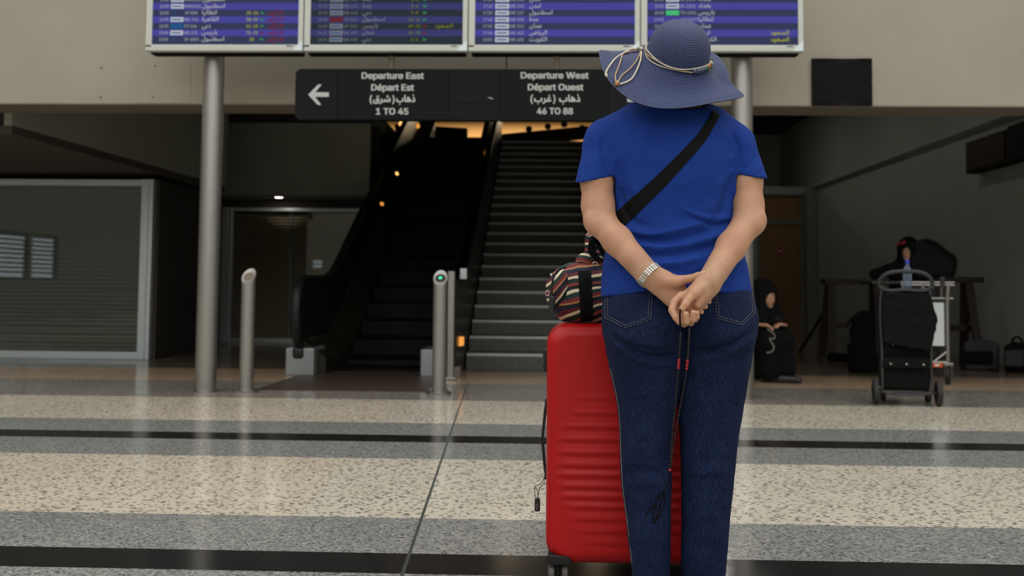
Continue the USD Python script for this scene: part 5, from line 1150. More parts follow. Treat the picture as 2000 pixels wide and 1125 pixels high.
# left hand, behind: forearm end, palm, thumb across the other wrist, finger tips round the far side
C_((1245, 513, 2.757), (1267, 537, 2.735), .0352, .0342, .004, flat=fl, fs=.85)
C_((1267, 537, 2.735), (1290, 550, 2.730), .0335, .0335, .012, flat=fl, fs=.62)
C_((1290, 548, 2.728), (1322, 557, 2.728), .029, .024, .012, flat=fl, fs=.6)
C_((1288, 556, 2.730), (1326, 590, 2.730), .030, .029, .012, flat=fl, fs=.5)
C_((1318, 575, 2.732), (1340, 592, 2.735), .032, .030, .010, flat=fl, fs=.42)
C_((1294, 548, 2.722), (1322, 552, 2.716), .0185, .0165, .012)                       # thenar
C_((1318, 549, 2.714), (1347, 544.5, 2.706), .0148, .0112, .008)                     # thumb
C_((1347, 544.5, 2.706), (1363, 539, 2.694), .0110, .0098, .004)
C_((1363, 539, 2.694), (1375, 534, 2.682), .0098, .0082, .004)
for (b0, b1, b2, r_) in (((1345, 574, 2.742), (1374, 585, 2.728), (1384.5, 589.5, 2.704), .0082), ((1345, 586, 2.742), (1369, 597, 2.724), (1377.5, 599, 2.698), .0086), ((1342, 597, 2.742), (1362, 607, 2.722), (1370, 609, 2.697), .0084), ((1338, 606, 2.742), (1354, 616, 2.722), (1361.5, 618.5, 2.700), .0074)):
    C_(b0, b1, r_ * 1.08, r_, .003)
    C_(b1, b2, r_, r_ * .84, .003)
left_hand = hd.mesh(2)
h2 = Field((.30, 2.60, .765), (.53, 2.76, .985), .0019)
C2 = lambda a, b, ra, rb, k=.005, **kw: h2.cone(P(*a), P(*b), ra, rb, k, **kw)
C2((1402, 525, 2.722), (1382, 556, 2.690), .0345, .0332, .004, flat=fl, fs=.85)
C2((1382, 556, 2.690), (1369, 571, 2.684), .0325, .0315, .012, flat=fl, fs=.68)
C2((1369, 569, 2.684), (1338, 586, 2.690), .0265, .0225, .012, flat=fl, fs=.62)      # index side of the palm
C2((1369, 576, 2.684), (1353, 603, 2.690), .0280, .0235, .012, flat=fl, fs=.58)      # little finger side
C2((1372, 562, 2.672), (1356, 572, 2.664), .0185, .0160, .010)                       # thumb ball
C2((1379, 574, 2.672), (1363, 595, 2.672), .0125, .0120, .010)                       # outer heel
C2((1356, 572, 2.663), (1345, 584, 2.654), .0145, .0112, .006)                       # thumb
C2((1345, 584, 2.654), (1338.5, 594, 2.647), .0110, .0102, .003)
C2((1338.5, 594, 2.647), (1332.5, 603, 2.643), .0102, .0082, .003)
F_ = [[(1330, 577, 2.690), (1317, 590, 2.676), (1312.5, 606, 2.664), (1320, 620, 2.654), (1327, 629, 2.651)],
      [(1336, 590, 2.692), (1328, 612, 2.688), (1336, 632, 2.668), (1340.5, 628, 2.648), (1339.5, 614, 2.640)],
      [(1348, 599, 2.692), (1342, 620, 2.690), (1349, 630, 2.668), (1353.5, 623, 2.648), (1354, 611, 2.641)],
      [(1357, 606, 2.692), (1354, 618, 2.692), (1358, 624, 2.674), (1361, 619, 2.658), (1361, 611, 2.652)]]
for fi, fg in enumerate(F_):
    r_ = [.0104, .0106, .0100, .0084][fi]
    for k in range(4):
        C2(fg[k], fg[k + 1], r_ * (1.04, .99, .95, .90)[k], r_ * (.99, .95, .90, .80)[k], .0022)
right_hand = h2.mesh(2)
part(woman, 'body', cat(torso, arms, left_hand, right_hand), 'skin', smooth=True)
RH = Skin(right_hand)


def nail(px, py, w, h, rot, S):
    c, s_ = math.cos(rot), math.sin(rot)
    pg = [(px + c * w * math.cos(t) - s_ * h * math.sin(t), py + s_ * w * math.cos(t) + c * h * math.sin(t)) for t in np.linspace(0, 2 * math.pi, 18, endpoint=False)]
    return S.patch(pg, .0007, 1.0)


part(woman, 'thumb_nail', nail(1333, 601, 3.6, 4.6, .55, RH), 'nail', smooth=50)
part(woman, 'thumb_nail', nail(1372, 533.5, 4.4, 2.6, -.35, Skin(left_hand)), 'nail', smooth=50)

# bracelet watch round the left wrist
wax = P(1284, 550, 2.730) - P(1250, 519, 2.752)
wax /= np.linalg.norm(wax)
wc = P(1268, 537, 2.735)
wa = np.cross(wax, [0, 1.0, .2])
wa /= np.linalg.norm(wa)
wb = np.cross(wa, wax)
ring = lambda t, r0=.0365, r1=.0302: wc + wa * r0 * math.cos(t) + wb * r1 * math.sin(t)
br = part(woman, 'bracelet', tube([ring(t, .0353, .029) for t in np.linspace(0, 2 * math.pi, 48, endpoint=False)], .0025, 6, closed=True), 'bracelet_silver')
for q in range(30):
    t = q * 2 * math.pi / 30
    c, u_ = ring(t), ring(t + .01) - ring(t)
    u_ /= np.linalg.norm(u_)
    n_ = np.cross(u_, wax)
    for o_, w_ in ((-.0062, .0030), (0, .0026), (.0062, .0030)):
        b_ = rbox(-.0032, .0032, -w_, w_, -.0018, .0018, .0009, 4)
        b_.vertices = c + wax * o_ + b_.vertices @ np.stack([u_, wax, n_])
        part(br, 'link', b_, 'bracelet_silver')

# shoes, mostly below the picture
for a in (1274, 1372):
    c = P(a, 1168, D0)
    c[2] = 0
    f_ = Field((c[0] - .07, c[1] - .13, 0), (c[0] + .07, c[1] + .22, .12), .006)
    f_.cone(c + [0, -.075, .035], c + [0, .0, .045], .036, .04, .02)
    f_.cone(c + [0, .0, .045], c + [0, .095, .028], .040, .034, .02, flat=(0, 0, 1), fs=.75)
    f_.cone(c + [0, -.02, .06], c + [0, -.01, .095], .036, .036, .02)
    f_.cut_above((0, 0, .004), (0, 0, -1))
    part(woman, 'shoe', f_.mesh(2), 'shoe_dark', smooth=True)

# hair under the hat
hf = Field((.28, 2.74, 1.30), (.70, 3.10, 1.72), .006)
hf.ell(HC + [0, .012, .012], (.078, .084, .094), .01)
hf.cone(HC + [0, -.018, -.05], P(1341, 213, D0 - .022), .055, .046, .03)
hf.cut_above(HC + [0, .055, -.01], (0, 1, -.35))
hf.cut_above(HB - hax * .006, hax)
part(woman, 'hair', hf.mesh(2), 'hair_brown', smooth=True)

# ------------------------------------------------------------------ sun hat: woven crown and floppy brim
RX, RY, HH = .0925, .100, .107
NT, ROWH = 180, .0050
th = np.arange(NT) * 2 * np.pi / NT
crown = []
prof = [(math.sin(t) ** .80 if t > 0 else 0.0, math.cos(t) ** .74 if t < math.pi / 2 - 1e-6 else 0.0) for t in np.linspace(0.0, math.pi / 2, 34)]
prof = [(a * (1.0 - .03 * b), b) for a, b in prof]
for a, b in prof:
    crown.append([HB + hr_ * RX * a * math.cos(t) + hf_ * RY * a * math.sin(t) + hax * HH * b for t in th])
crown = np.array(crown)
OUT = [(0, 1424, 150, .02), (22, 1417, 128, .09), (50, 1398, 104, .155), (90, 1330, 92, .185), (130, 1262, 95, .15), (155, 1215, 101, .10), (172, 1186, 100, .05), (188, 1171, 97, -.01), (203, 1173, 122, -.06), (218, 1183, 151, -.10), (234, 1208, 179, -.135), (250, 1250, 201, -.16), (270, 1314, 210.5, -.175), (290, 1366, 207.5, -.165), (308, 1410, 198, -.14), (325, 1453, 186, -.10), (336, 1447, 177, -.055), (347, 1430, 163, -.015)]
ang = np.radians([o[0] for o in OUT] + [360])
op = np.array([P(o[1], o[2], 2.885 + o[3]) for o in OUT])
outer = CubicSpline(ang, np.vstack([op, op[:1]]), bc_type='periodic')(th)
inner = crown[-1]
brim = []
NB = 30
for k in range(1, NB + 1):
    t = k / NB
    # leaves the crown along its slope, then flares out
    base = inner * (1 - t) + outer * t
    sag = hax * (-.020) * math.sin(math.pi * min(1, t * 1.15)) * (1 - t) ** .5
    wave = np.array([hax * .0035 * math.sin(5 * a + 1.0) * t * t for a in th])
    brim.append(base + sag + wave)
G_ = np.concatenate([crown, np.array(brim)])
G_ = np.concatenate([G_, G_[:, :1]], 1)
arc = np.r_[0, np.cumsum(np.linalg.norm(np.diff(G_[:, [135]], axis=0)[:, 0], axis=1))]
vv = np.broadcast_to(arc[:, None] / ROWH, G_.shape[:2])
uu = np.broadcast_to(np.arange(NT + 1)[None, :] / NT * 150, G_.shape[:2])
v1, f1 = quadgrid(G_)
hm = trimesh.Trimesh(v1, f1, process=False)
hn = hm.vertex_normals.copy()
up_ = np.sign((hn * hax).sum(1).mean())
hn *= up_
hn2 = hn.reshape(G_.shape)
hn2[:, 0] = hn2[:, -1] = (hn2[:, 0] + hn2[:, -1]) / 2
if up_ < 0:
    f1 = f1[:, ::-1]
hv = np.vstack([v1, v1 - hn2.reshape(-1, 3) * .0022])
nk = len(v1)
e = np.arange((G_.shape[0] - 1) * (NT + 1), G_.shape[0] * (NT + 1))
rim = np.vstack([np.stack([e[:-1], e[1:], e[1:] + nk], 1), np.stack([e[:-1], e[1:] + nk, e[:-1] + nk], 1)])
huv = np.stack([uu.ravel(), vv.ravel()], 1)
hatm = trimesh.Trimesh(hv, np.vstack([f1, f1[:, ::-1] + nk, rim]), process=False)
hat = part(woman, 'sun_hat', hatm, 'straw_navy', smooth=True, uv=np.vstack([huv, huv]))
topv = trimesh.Trimesh(v1, f1, process=False)
HS = Skin(topv)
onhat = lambda px, py, off=.003: HS.at(px, py, off)
bandp = lambda t, h, o: HB + hr_ * (RX * (1 - .02) + o) * math.cos(t) + hf_ * (RY * .98 + o) * math.sin(t) + hax * h
for k_, (mm, h0) in enumerate((('cord_white', .004), ('cord_tan', .009), ('cord_white', .014))):
    part(hat, 'band_cord', tube([bandp(t, h0 + .003 * math.sin(3 * t + k_ * 2.1), .004 + .0015 * math.sin(4 * t + k_)) for t in np.linspace(0, 2 * math.pi, 120, endpoint=False)], .0021, 6, closed=True), mm, smooth=True)
kn = onhat(1254, 101, .008)
part(hat, 'knot', cat(move(trimesh.creation.icosphere(2, .0085), t=kn), move(trimesh.creation.icosphere(2, .006), t=kn + [-.008, -.003, .003])), 'cord_white', smooth=True)
for pts, mm, r_ in (([(1254, 101), (1238, 98), (1216, 107), (1196, 122), (1186, 138), (1181, 150), (1177, 157)], 'cord_white', .0026), ([(1252, 100), (1226, 104), (1212, 118), (1204, 140), (1202, 160), (1205, 167)], 'cord_tan', .0021), ([(1253, 103), (1244, 120), (1228, 138), (1212, 152), (1205, 166)], 'cord_tan', .0021), ([(1254, 104), (1251, 122), (1240, 146), (1228, 160), (1210, 167)], 'cord_white', .0026), ([(1256, 98), (1261, 92), (1264, 88)], 'cord_white', .0018)):
    part(hat, 'tie_cord', tube(spline([onhat(*p, .0045) for p in pts], 36), r_, 6), mm, smooth=True)
for p, mm, r_ in (((1180, 152), 'cord_white', .0048), ((1204, 167), 'bead_amber', .0058), ((1206, 163), 'cord_tan', .005)):
    part(hat, 'cord_end', move(trimesh.creation.icosphere(2, r_), t=onhat(*p, .005)), mm, smooth=True)
tb = [math.atan2(-1, .42), math.atan2(-1, .58), math.atan2(-1, .76), math.atan2(-1, 1.0), math.atan2(-.8, 1), math.atan2(-.6, 1), math.atan2(-.42, 1), math.atan2(-.25, 1), math.atan2(-.05, 1)]
for q, (t, mm) in enumerate(zip(tb, ['bead_slate', 'bead_slate', 'bead_slate', 'bead_slate', 'bead_green', 'bead_amber', 'bead_amber', 'cord_white', 'bead_green'])):
    a, b = bandp(t - .055, .010, .006), bandp(t + .055, .010, .006)
    part(hat, 'bead', lathe([(.002, 0), (.0062, .001), (.0068, .5 * np.linalg.norm(b - a)), (.0062, np.linalg.norm(b - a) - .001), (.002, np.linalg.norm(b - a))], a, b - a, 12), mm, smooth=True)
for q in range(9):
    a = bandp(math.atan2(-.45, 1), .006, .010)
    part(hat, 'tassel_thread', tube([a, a + [.006 * math.cos(q * .7), -.006, .008 * math.sin(q * .7)], a + [.013 * math.cos(q * .7), -.010, -.004 + .012 * math.sin(q * .7)]], .0011, 4), 'bead_green')

# ------------------------------------------------------------------ shoulder bag: strap across the back, small bag in front
bag = thing('shoulder_bag', 'black shoulder bag strap crossing the back of the blue t-shirt', 'bag', tuple(P(1300, 350, 2.78)))
path = [(1399, 222), (1388, 240), (1371, 267), (1345, 297), (1312, 332), (1280, 364), (1248, 394), (1222, 419), (1203, 436)]
c = spline([SS.at(*p, 0) for p in path], 60)
px = proj(c)
tn = np.gradient(px, axis=0)
tn /= np.linalg.norm(tn, axis=1, keepdims=True)
sd = np.stack([tn[:, 1], -tn[:, 0]], 1)
hw_ = np.interp(np.linspace(0, 1, 60), [0, .25, .5, .8, 1], [8, 10, 12, 14.5, 15])
V = np.stack([[SS.at(*(px[i] + sd[i] * w * hw_[i]), .0035) for w in np.linspace(-1, 1, 7)] for i in range(60)])
ext_up = [V[0] + np.array([.004, .03 * k, .012 * min(k, 2) - .02 * max(0, k - 2)]) for k in range(5, 0, -1)]
ext_dn = [V[-1] + np.array([-.010 * k, .018 * k, -.012 * k]) for k in range(1, 4)]
V = np.concatenate([np.array(ext_up), V, np.array(ext_dn)])
sm = trimesh.Trimesh(*quadgrid(V), process=False)
N_ = sm.vertex_normals.reshape(V.shape)
N_ = N_ * np.sign(-N_[..., 1].mean())
part(bag, 'strap', shell(V, N_, .003), 'strap_black', smooth=40)


# ------------------------------------------------------------------ red suitcase standing in front of the person
YF, YB = 3.055, 3.325                                                                # front and back faces
sx0, sx1 = P(1067.5, 850, YF + .05)[0], P(1067.5, 850, YF + .05)[0] + .515
sz0, sz1 = .062, P(1110, 630, YF + .1)[2]
suit = thing('suitcase', 'large red ribbed hard shell suitcase standing before the person', 'suitcase', ((sx0 + sx1) / 2, (YF + YB) / 2, 0))


def shell_half(y0, y1, front):
    f = Field((sx0 - .03, y0 - .03, sz0 - .03), (sx1 + .03, y1 + .03, sz1 + .03), .0044)
    X, Y, Z = np.meshgrid(*f.ax, indexing='ij', sparse=True)
    ym = (YF + YB) / 2
    cr, r = .072, .042
    hx, hz = (sx1 - sx0) / 2, (sz1 - sz0) / 2
    qx, qz = np.abs(X - (sx0 + sx1) / 2) - (hx - cr), np.abs(Z - (sz0 + sz1) / 2) - (hz - cr)
    d2 = np.sqrt(np.maximum(qx, 0) ** 2 + np.maximum(qz, 0) ** 2) + np.minimum(np.maximum(qx, qz), 0) - cr
    w0, w1 = d2 + r, np.abs(Y - ym) - ((YB - YF) / 2 - r)
    d = np.sqrt(np.maximum(w0, 0) ** 2 + np.maximum(w1, 0) ** 2) + np.minimum(np.maximum(w0, w1), 0) - r
    d = np.maximum(d, np.maximum(y0 - Y, Y - y1))
    f.F = d.astype(np.float32)
    m = f.mesh(2)
    v = np.array(m.vertices)
    face = v[:, 1] < YF + .02 if front else v[:, 1] > YB - .02
    # soft horizontal ribs, longer towards the middle of the shell
    cz = [P(1150, py, YF)[2] for py in (742, 777, 806, 833, 858, 884, 908, 928, 950, 970, 990, 1013, 1037, 1060)]
    xin = [P(px, 850, YF)[0] for px in (1128, 1114, 1100, 1086, 1080, 1078, 1078, 1078, 1080, 1084, 1094, 1108, 1122, 1136)]
    amp = [.0016, .0024, .0032, .0038, .0042, .0044, .0044, .0044, .0042, .004, .0036, .003, .0024, .0018]
    d = np.zeros(len(v))
    for z, x_, a in zip(cz, xin, amp):
        left = np.clip((v[:, 0] - x_) / .05, 0, 1) * np.clip((sx0 + sx1 - x_ - v[:, 0]) / .05, 0, 1)
        t = (v[:, 2] - z) / .0088
        d += .72 * a * left * (np.exp(-t * t) - .75 * np.exp(-((t + 1.35) / .8) ** 2))
    v[:, 1] += np.where(face, (-1 if front else 1) * d, 0)
    m.vertices = v
    return m


ym = (YF + YB) / 2
part(suit, 'front_shell', shell_half(YF, ym - .004, True), 'shell_red', smooth=True)
part(suit, 'back_shell', shell_half(ym + .004, YB, False), 'shell_red', smooth=True)


def band(inset, y0, y1, m_, name):
    hx, hz, cr = (sx1 - sx0) / 2 - inset, (sz1 - sz0) / 2 - inset, .072 - inset
    pg = sg.box(-hx + cr, -hz + cr, hx - cr, hz - cr).buffer(cr, 12)
    pg = pg.difference(pg.buffer(-.012))
    mm = ext(pg, y1 - y0, 'y', y0)
    mm.apply_translation(((sx0 + sx1) / 2, 0, (sz0 + sz1) / 2))
    return part(suit, name, mm, m_)


zp = band(.0015, ym - .006, ym + .006, 'zip_black', 'zipper')
zc = P(1070, 703, ym)[2]
part(suit, 'side_lock', cat(rbox(sx0 - .010, sx0 + .012, ym - .035, ym + .035, zc - .036, zc + .036, .005), rbox(sx0 - .013, sx0 - .006, ym - .02, ym + .02, zc - .030, zc - .008, .003), rbox(sx0 - .013, sx0 - .006, ym - .02, ym + .02, zc + .004, zc + .030, .003)), 'zip_black', label='black lock on the side')
za, zb = P(1067, 930, ym)[2], P(1067, 784, ym)[2]
part(suit, 'side_handle', cat(loft([[(sx0 + o + a, ym + b, z) for a, b in ((-.004, -.017), (.005, -.017), (.005, .017), (-.004, .017))] for z, o in ((za, .002), (za + .02, -.004), ((za + zb) / 2, -.0135), (zb - .02, -.004), (zb, .002))]), rbox(sx0 - .006, sx0 + .012, ym - .021, ym + .021, za - .008, za + .03, .004), rbox(sx0 - .006, sx0 + .012, ym - .021, ym + .021, zb - .04, zb + .008, .004)), 'zip_black', smooth=50)
part(suit, 'top_handle', cat(rbox((sx0 + sx1) / 2 - .09, (sx0 + sx1) / 2 + .09, ym - .016, ym + .016, sz1 - .014, sz1 - .0005, .005)), 'zip_black')
for ix, X in ((0, sx0 + .038), (1, sx1 - .038)):
    for iy, Y in ((0, YF + .040), (1, YB - .040)):
        h_ = part(suit, 'wheel_housing', cat(m3.Manifold.batch_hull([m3.Manifold.sphere(.012, 12).translate(p_) for p_ in ((X - .018, Y - .016, .084), (X + .018, Y - .016, .084), (X - .018, Y + .03, .084), (X + .018, Y + .03, .084), (X - .006, Y - .006, .060), (X + .006, Y - .006, .060), (X - .006, Y + .018, .060), (X + .006, Y + .018, .060))])), 'zip_black', smooth=50, label='black wheel housing')
        part(suit, 'corner_guard', m3.Manifold.batch_hull([m3.Manifold.sphere(.004, 8).translate((X + (-.028 if ix == 0 else .028) + (a if ix == 0 else -a), Y + b, z)) for a, z in ((0, .090), (.05, .086), (.062, .078), (.066, .066), (0, .066)) for b in ((-.038, -.02) if iy == 0 else (.02, .038))]), 'zip_black', smooth=50)
        for sx_ in (-1, 1):
            c0 = np.array([X + sx_ * .0205, Y - .004, .0305])
            w = part(suit, 'wheel', lathe([(.012, -.009), (.024, -.010), (.030, -.007), (.030, .007), (.024, .010), (.012, .009), (.012, -.009)], c0, (1, 0, 0), 24), 'wheel_grey', smooth=40)
            part(w, 'wheel_hub', lathe([(0, -.0085), (.013, -.0085), (.013, .0085), (0, .0085)], c0, (1, 0, 0), 16), 'red_tag' if ix == 0 and sx_ < 0 else 'aluminium_dark')
        part(suit, 'axle_fork', cat(cyl((X - .02, Y - .004, .0305), (X + .02, Y - .004, .0305), .004, 8), rbox(X - .007, X + .007, Y - .010, Y + .014, .022, .062, .004)), 'zip_black')

# combination padlock hanging from the zip
lp = P(1049.5, 985, ym - .01)
pl = thing('padlock', 'small black combination padlock hanging from the suitcase zip', 'padlock', tuple(lp))
part(pl, 'body', rbox(lp[0] - .0085, lp[0] + .0085, lp[1] - .006, lp[1] + .006, lp[2] - .022, lp[2] + .020, .004), 'black_plastic', smooth=50)
for k in range(3):
    z = lp[2] - .013 + k * .0068
    part(pl, 'dial', lathe([(.0030, -.0024), (.0052, -.0022), (.0052, .0022), (.0030, .0024)], (lp[0], lp[1] - .0035, z), (0, 0, 1), 14), 'aluminium_dark')
lk = lambda pts: spline([P(x, y, ym - .01) for x, y in pts], 30)
part(pl, 'shackle_cable', tube(lk([(1047, 973), (1044, 958), (1046, 949), (1053, 947), (1060, 938), (1066, 930)]), .0011, 6), 'black_rubber', smooth=True)
part(pl, 'shackle_cable', tube(lk([(1051, 973), (1052, 962), (1057, 950), (1062, 946), (1063, 936), (1067, 931)]), .0011, 6), 'black_rubber', smooth=True)
part(pl, 'shackle_cable', tube(lk([(1046, 950), (1050, 960), (1051, 972)]), .0011, 6), 'black_rubber', smooth=True)

# ------------------------------------------------------------------ striped travel bag on the suitcase
STR = [(22, 40, 36), (214, 198, 164), (92, 34, 44), (24, 28, 48), (170, 116, 72), (120, 44, 54), (30, 54, 48), (222, 208, 178), (28, 26, 32), (140, 58, 64)]
rampS = []
n_ = len(STR)
wid = [1.4, .8, 1.1, 1.3, .6, 1.0, 1.2, .9, 1.0, .9]
cum = np.r_[0, np.cumsum(wid)] / sum(wid)
for i in range(n_):
    rampS += [(cum[i] + .0001, lin(STR[i])), (cum[i + 1] - .0001, lin(STR[i]))]


def striped(name, period, tilt_, wob, phase):
    M[name] = usdkit.material(stage, '/World/Looks/' + name, {'tc': ('texture_coordinate', {}), 'mp': ('mapping', {'rotation': (0, tilt_, 0)}), 'nz': ('noise_texture', {'scale': 7.0, 'detail': 2}), 'wv': ('mix_vector', {'fac': wob}), 'sx': ('separate_xyz', {}),
        'd': ('math', {'math_type': 'multiply_add', 'value2': 1 / period, 'value3': phase}), 'fr': ('math', {'math_type': 'fraction'}), 'r': ('rgb_ramp', {'ramp': rampS, 'interpolate': False}), 'bn': ('noise_texture', {'scale': 55.0, 'detail': 3}), 'b': ('bump', {'strength': .45, 'distance': .004}), 'p': ('principled_bsdf', {'roughness': .72, 'specular_ior_level': .3})},
        [('tc.object', 'mp.vector'), ('tc.object', 'nz.vector'), ('mp.vector', 'wv.a'), ('nz.color', 'wv.b'), ('wv.result', 'sx.vector'), ('sx.z', 'd.value1'), ('d.value', 'fr.value1'), ('fr.value', 'r.fac'), ('r.color', 'p.base_color'), ('tc.object', 'bn.vector'), ('bn.fac', 'b.height'), ('b.normal', 'p.normal')], surface='p.BSDF')


striped('stripes_body', .100, .26, .05, .35)
striped('stripes_pouch', .080, -.1, .03, .1)
striped('stripes_gusset', .075, .9, .03, .6)
YBG = 3.16
B = lambda x, y, d=YBG: P(x, y, d)
bag2 = thing('travel_bag', 'striped fabric travel bag with black strap lying on the red suitcase', 'bag', tuple(P(1200, 630, YBG)))
zt = sz1 + .002
f = Field((B(1060, 500)[0], 2.99, zt - .01), (B(1370, 500)[0] + .02, 3.34, B(1120, 500)[2] + .05), .005)
rz = (B(1120, 516)[2] - zt) / 2
f.cone((B(1128, 570)[0], YBG, zt + rz * 1.03), (B(1340, 570)[0], YBG, zt + rz * .98), rz * 1.07, rz * 1.0, .02, flat=(0, 1, 0), fs=.95)
f.cone((B(1112, 545)[0], YBG, zt + rz * 1.05), (B(1130, 570)[0], YBG, zt + rz), rz * .72, rz * .9, .03)
f.cone((B(1118, 608)[0], YBG, zt + .03), (B(1150, 610)[0], YBG, zt + .03), .03, .035, .03)
f.cut_above((0, 0, zt), (0, 0, -1))
bm_ = f.mesh(2)
nv = bm_.vertex_normals
bm_.vertices += nv * ((meshkit.fbm(bm_.vertices * [22, 22, 22], 3, 3) - .5) * .014)[:, None]
bv = np.array(bm_.vertices)
bv[:, 2] = np.maximum(bv[:, 2], zt)
bm_.vertices = bv
bb = part(bag2, 'body', bm_, 'stripes_body', smooth=True)
BS = Skin(bm_)
f = Field((B(1060, 500)[0], 3.02, zt), (B(1120, 500)[0], 3.30, B(1120, 510)[2] + .03), .0045)
f.ell((B(1098, 560)[0], YBG - .01, B(1098, 562)[2]), (.036, .085, .062), .01)
f.cone(B(1080, 596, YBG - .06), B(1098, 545, YBG - .06), .012, .016, .02)
ep = f.mesh(2)
part(bag2, 'end_pocket', ep, 'stripes_gusset', smooth=True)
part(bag2, 'pocket_zip', tube(spline([B(1106, 522, 3.08), B(1090, 528, 3.065), B(1080, 546, 3.06), B(1078, 575, 3.06), B(1082, 598, 3.065)], 40), .0032, 6), 'zip_black', smooth=True)
zpull = part(bag2, 'zip_pull', m3.Manifold.batch_hull([m3.Manifold.sphere(.005, 10).translate(tuple(B(x, y, 3.055))) for x, y in ((1076, 580), (1075, 604), (1080, 606), (1082, 582))]), 'black_plastic', smooth=50, label='black zip pull')
part(zpull, 'ring', tube([B(1069, 573, 3.053) + [.006 * math.cos(t), 0, .008 * math.sin(t)] for t in np.linspace(0, 2 * math.pi, 20, endpoint=False)], .0014, 6, closed=True), 'bracelet_silver', smooth=True)
part(bag2, 'metal_stud', move(trimesh.creation.icosphere(2, .005), t=B(1077, 537, 3.062)), 'bracelet_silver', smooth=True)
# wide black strap round the body
sp = []
for py in np.linspace(530, 627, 24):
    sp.append([BS.at(x + (py - 530) * .055, py, .0028) for x in np.linspace(1129, 1154, 6)])
sp = np.array(sp)
sN = trimesh.Trimesh(*quadgrid(sp), process=False).vertex_normals.reshape(sp.shape)
sN = sN * np.sign(-sN[..., 1].mean())
part(bag2, 'wide_strap', shell(sp, sN, .003), 'strap_black', smooth=40)
# bunched pouch and folded handles on top
f = Field((B(1115, 500)[0], 3.05, B(1140, 540)[2]), (B(1225, 500)[0], 3.27, B(1140, 452)[2] + .01), .004)
f.cone((B(1143, 514)[0], YBG, B(1143, 513)[2]), (B(1190, 510)[0], YBG, B(1190, 510)[2]), .031, .036, .015)
f.cone((B(1150, 506)[0], YBG - .02, B(1150, 504)[2]), (B(1176, 500)[0], YBG - .02, B(1176, 500)[2]), .020, .022, .012)
f.cone((B(1151, 466)[0], YBG - .01, B(1150, 464)[2]), (B(1152, 492)[0], YBG - .02, B(1152, 492)[2]), .014, .017, .012)
po = f.mesh(2)
po.vertices += po.vertex_normals * ((meshkit.fbm(po.vertices * [38, 38, 38], 2, 5) - .5) * .010)[:, None]
part(bag2, 'top_pouch', po, 'stripes_pouch', smooth=True)
for pts, w_ in (([(1160, 470), (1156, 482), (1160, 500), (1176, 512)], .012), ([(1157, 462), (1168, 470), (1176, 486), (1186, 505)], .013), ([(1150, 458), (1154, 456), (1162, 462), (1172, 480)], .008)):
    c = spline([B(x, y, YBG - .045) for x, y in pts], 24)
    part(bag2, 'handle_strap', loft([[p_ + np.array(o) for o in ((-w_, 0, .002), (w_, 0, .004), (w_, .005, .004), (-w_, .005, .002))] for p_ in c]), 'strap_black', smooth=50)
for x, y in ((1162, 516), (1151, 459), (1169, 460)):
    part(bag2, 'buckle_ring', tube([B(x, y, 3.10) + [.007 * math.cos(t), 0, .006 * math.sin(t)] for t in np.linspace(0, 2 * math.pi, 18, endpoint=False)], .0016, 6, closed=True), 'bracelet_silver', smooth=True)

# ------------------------------------------------------------------ prayer beads hanging from the hand
pb = thing('prayer_beads', 'long strand of black prayer beads with red markers hanging from the hand', 'beads', tuple(P(1330, 640, 2.66)))
yb = lambda py: float(np.interp(py, [600, 640, 700, 760, 850, 950, 1040], [2.636, 2.640, 2.715, 2.765, 2.79, 2.80, 2.805]))
sA = [(1328.5, 604), (1328, 625), (1329.5, 650), (1327, 690), (1324, 730), (1320, 780), (1315, 830), (1311, 880), (1308.5, 915)]
sB = [(1346, 640), (1345, 670), (1343, 700), (1339, 735), (1331, 780), (1321, 835), (1313, 885), (1309, 915)]
w3 = lambda pts, n: spline([P(x, y, yb(y)) for x, y in pts], n)
part(pb, 'holding_cord', tube(w3([(1328.5, 604), (1328, 615), (1328.5, 632), (1330, 645)], 20), .0024, 8), 'strap_black', smooth=True)
for tag_, pts in (('a', sA[2:]), ('b', sB)):
    c = w3(pts, 400)
    s_ = np.r_[0, np.cumsum(np.linalg.norm(np.diff(c, axis=0), axis=1))]
    part(pb, 'cord', tube(c[::8], .0009, 5), 'strap_black', smooth=True)
    t = .003
    while t < s_[-1]:
        q = np.array([np.interp(t, s_, c[:, k]) for k in range(3)])
        py = proj(q)[1]
        red = 702 < py < 720
        r_ = .0041 if red else .0034
        if red and int(t * 1000) % 3 == 0 and False:
            pass
        part(pb, 'bead', move(trimesh.creation.icosphere(1, r_), t=q), 'bead_red' if red else 'bead_black', smooth=True)
        t += 2 * r_ + .0006
part(pb, 'bead', move(trimesh.creation.icosphere(2, .0042), t=P(1308.5, 918, yb(918))), 'bead_red', smooth=True)
for pts in ([(1308, 922), (1306, 940), (1300, 952), (1296, 958)], [(1296, 958), (1286, 970), (1278, 990), (1276, 1012), (1274, 1022)], [(1296, 958), (1298, 978), (1292, 1000), (1276, 1022)], [(1292, 962), (1278, 985), (1264, 1000), (1260, 1008)], [(1297, 960), (1290, 985), (1284, 1006), (1278, 1016)]):
    part(pb, 'tassel_cord', tube(spline([P(x, y, yb(y) - .006) for x, y in pts], 24), .0021, 5), 'strap_black', smooth=True)


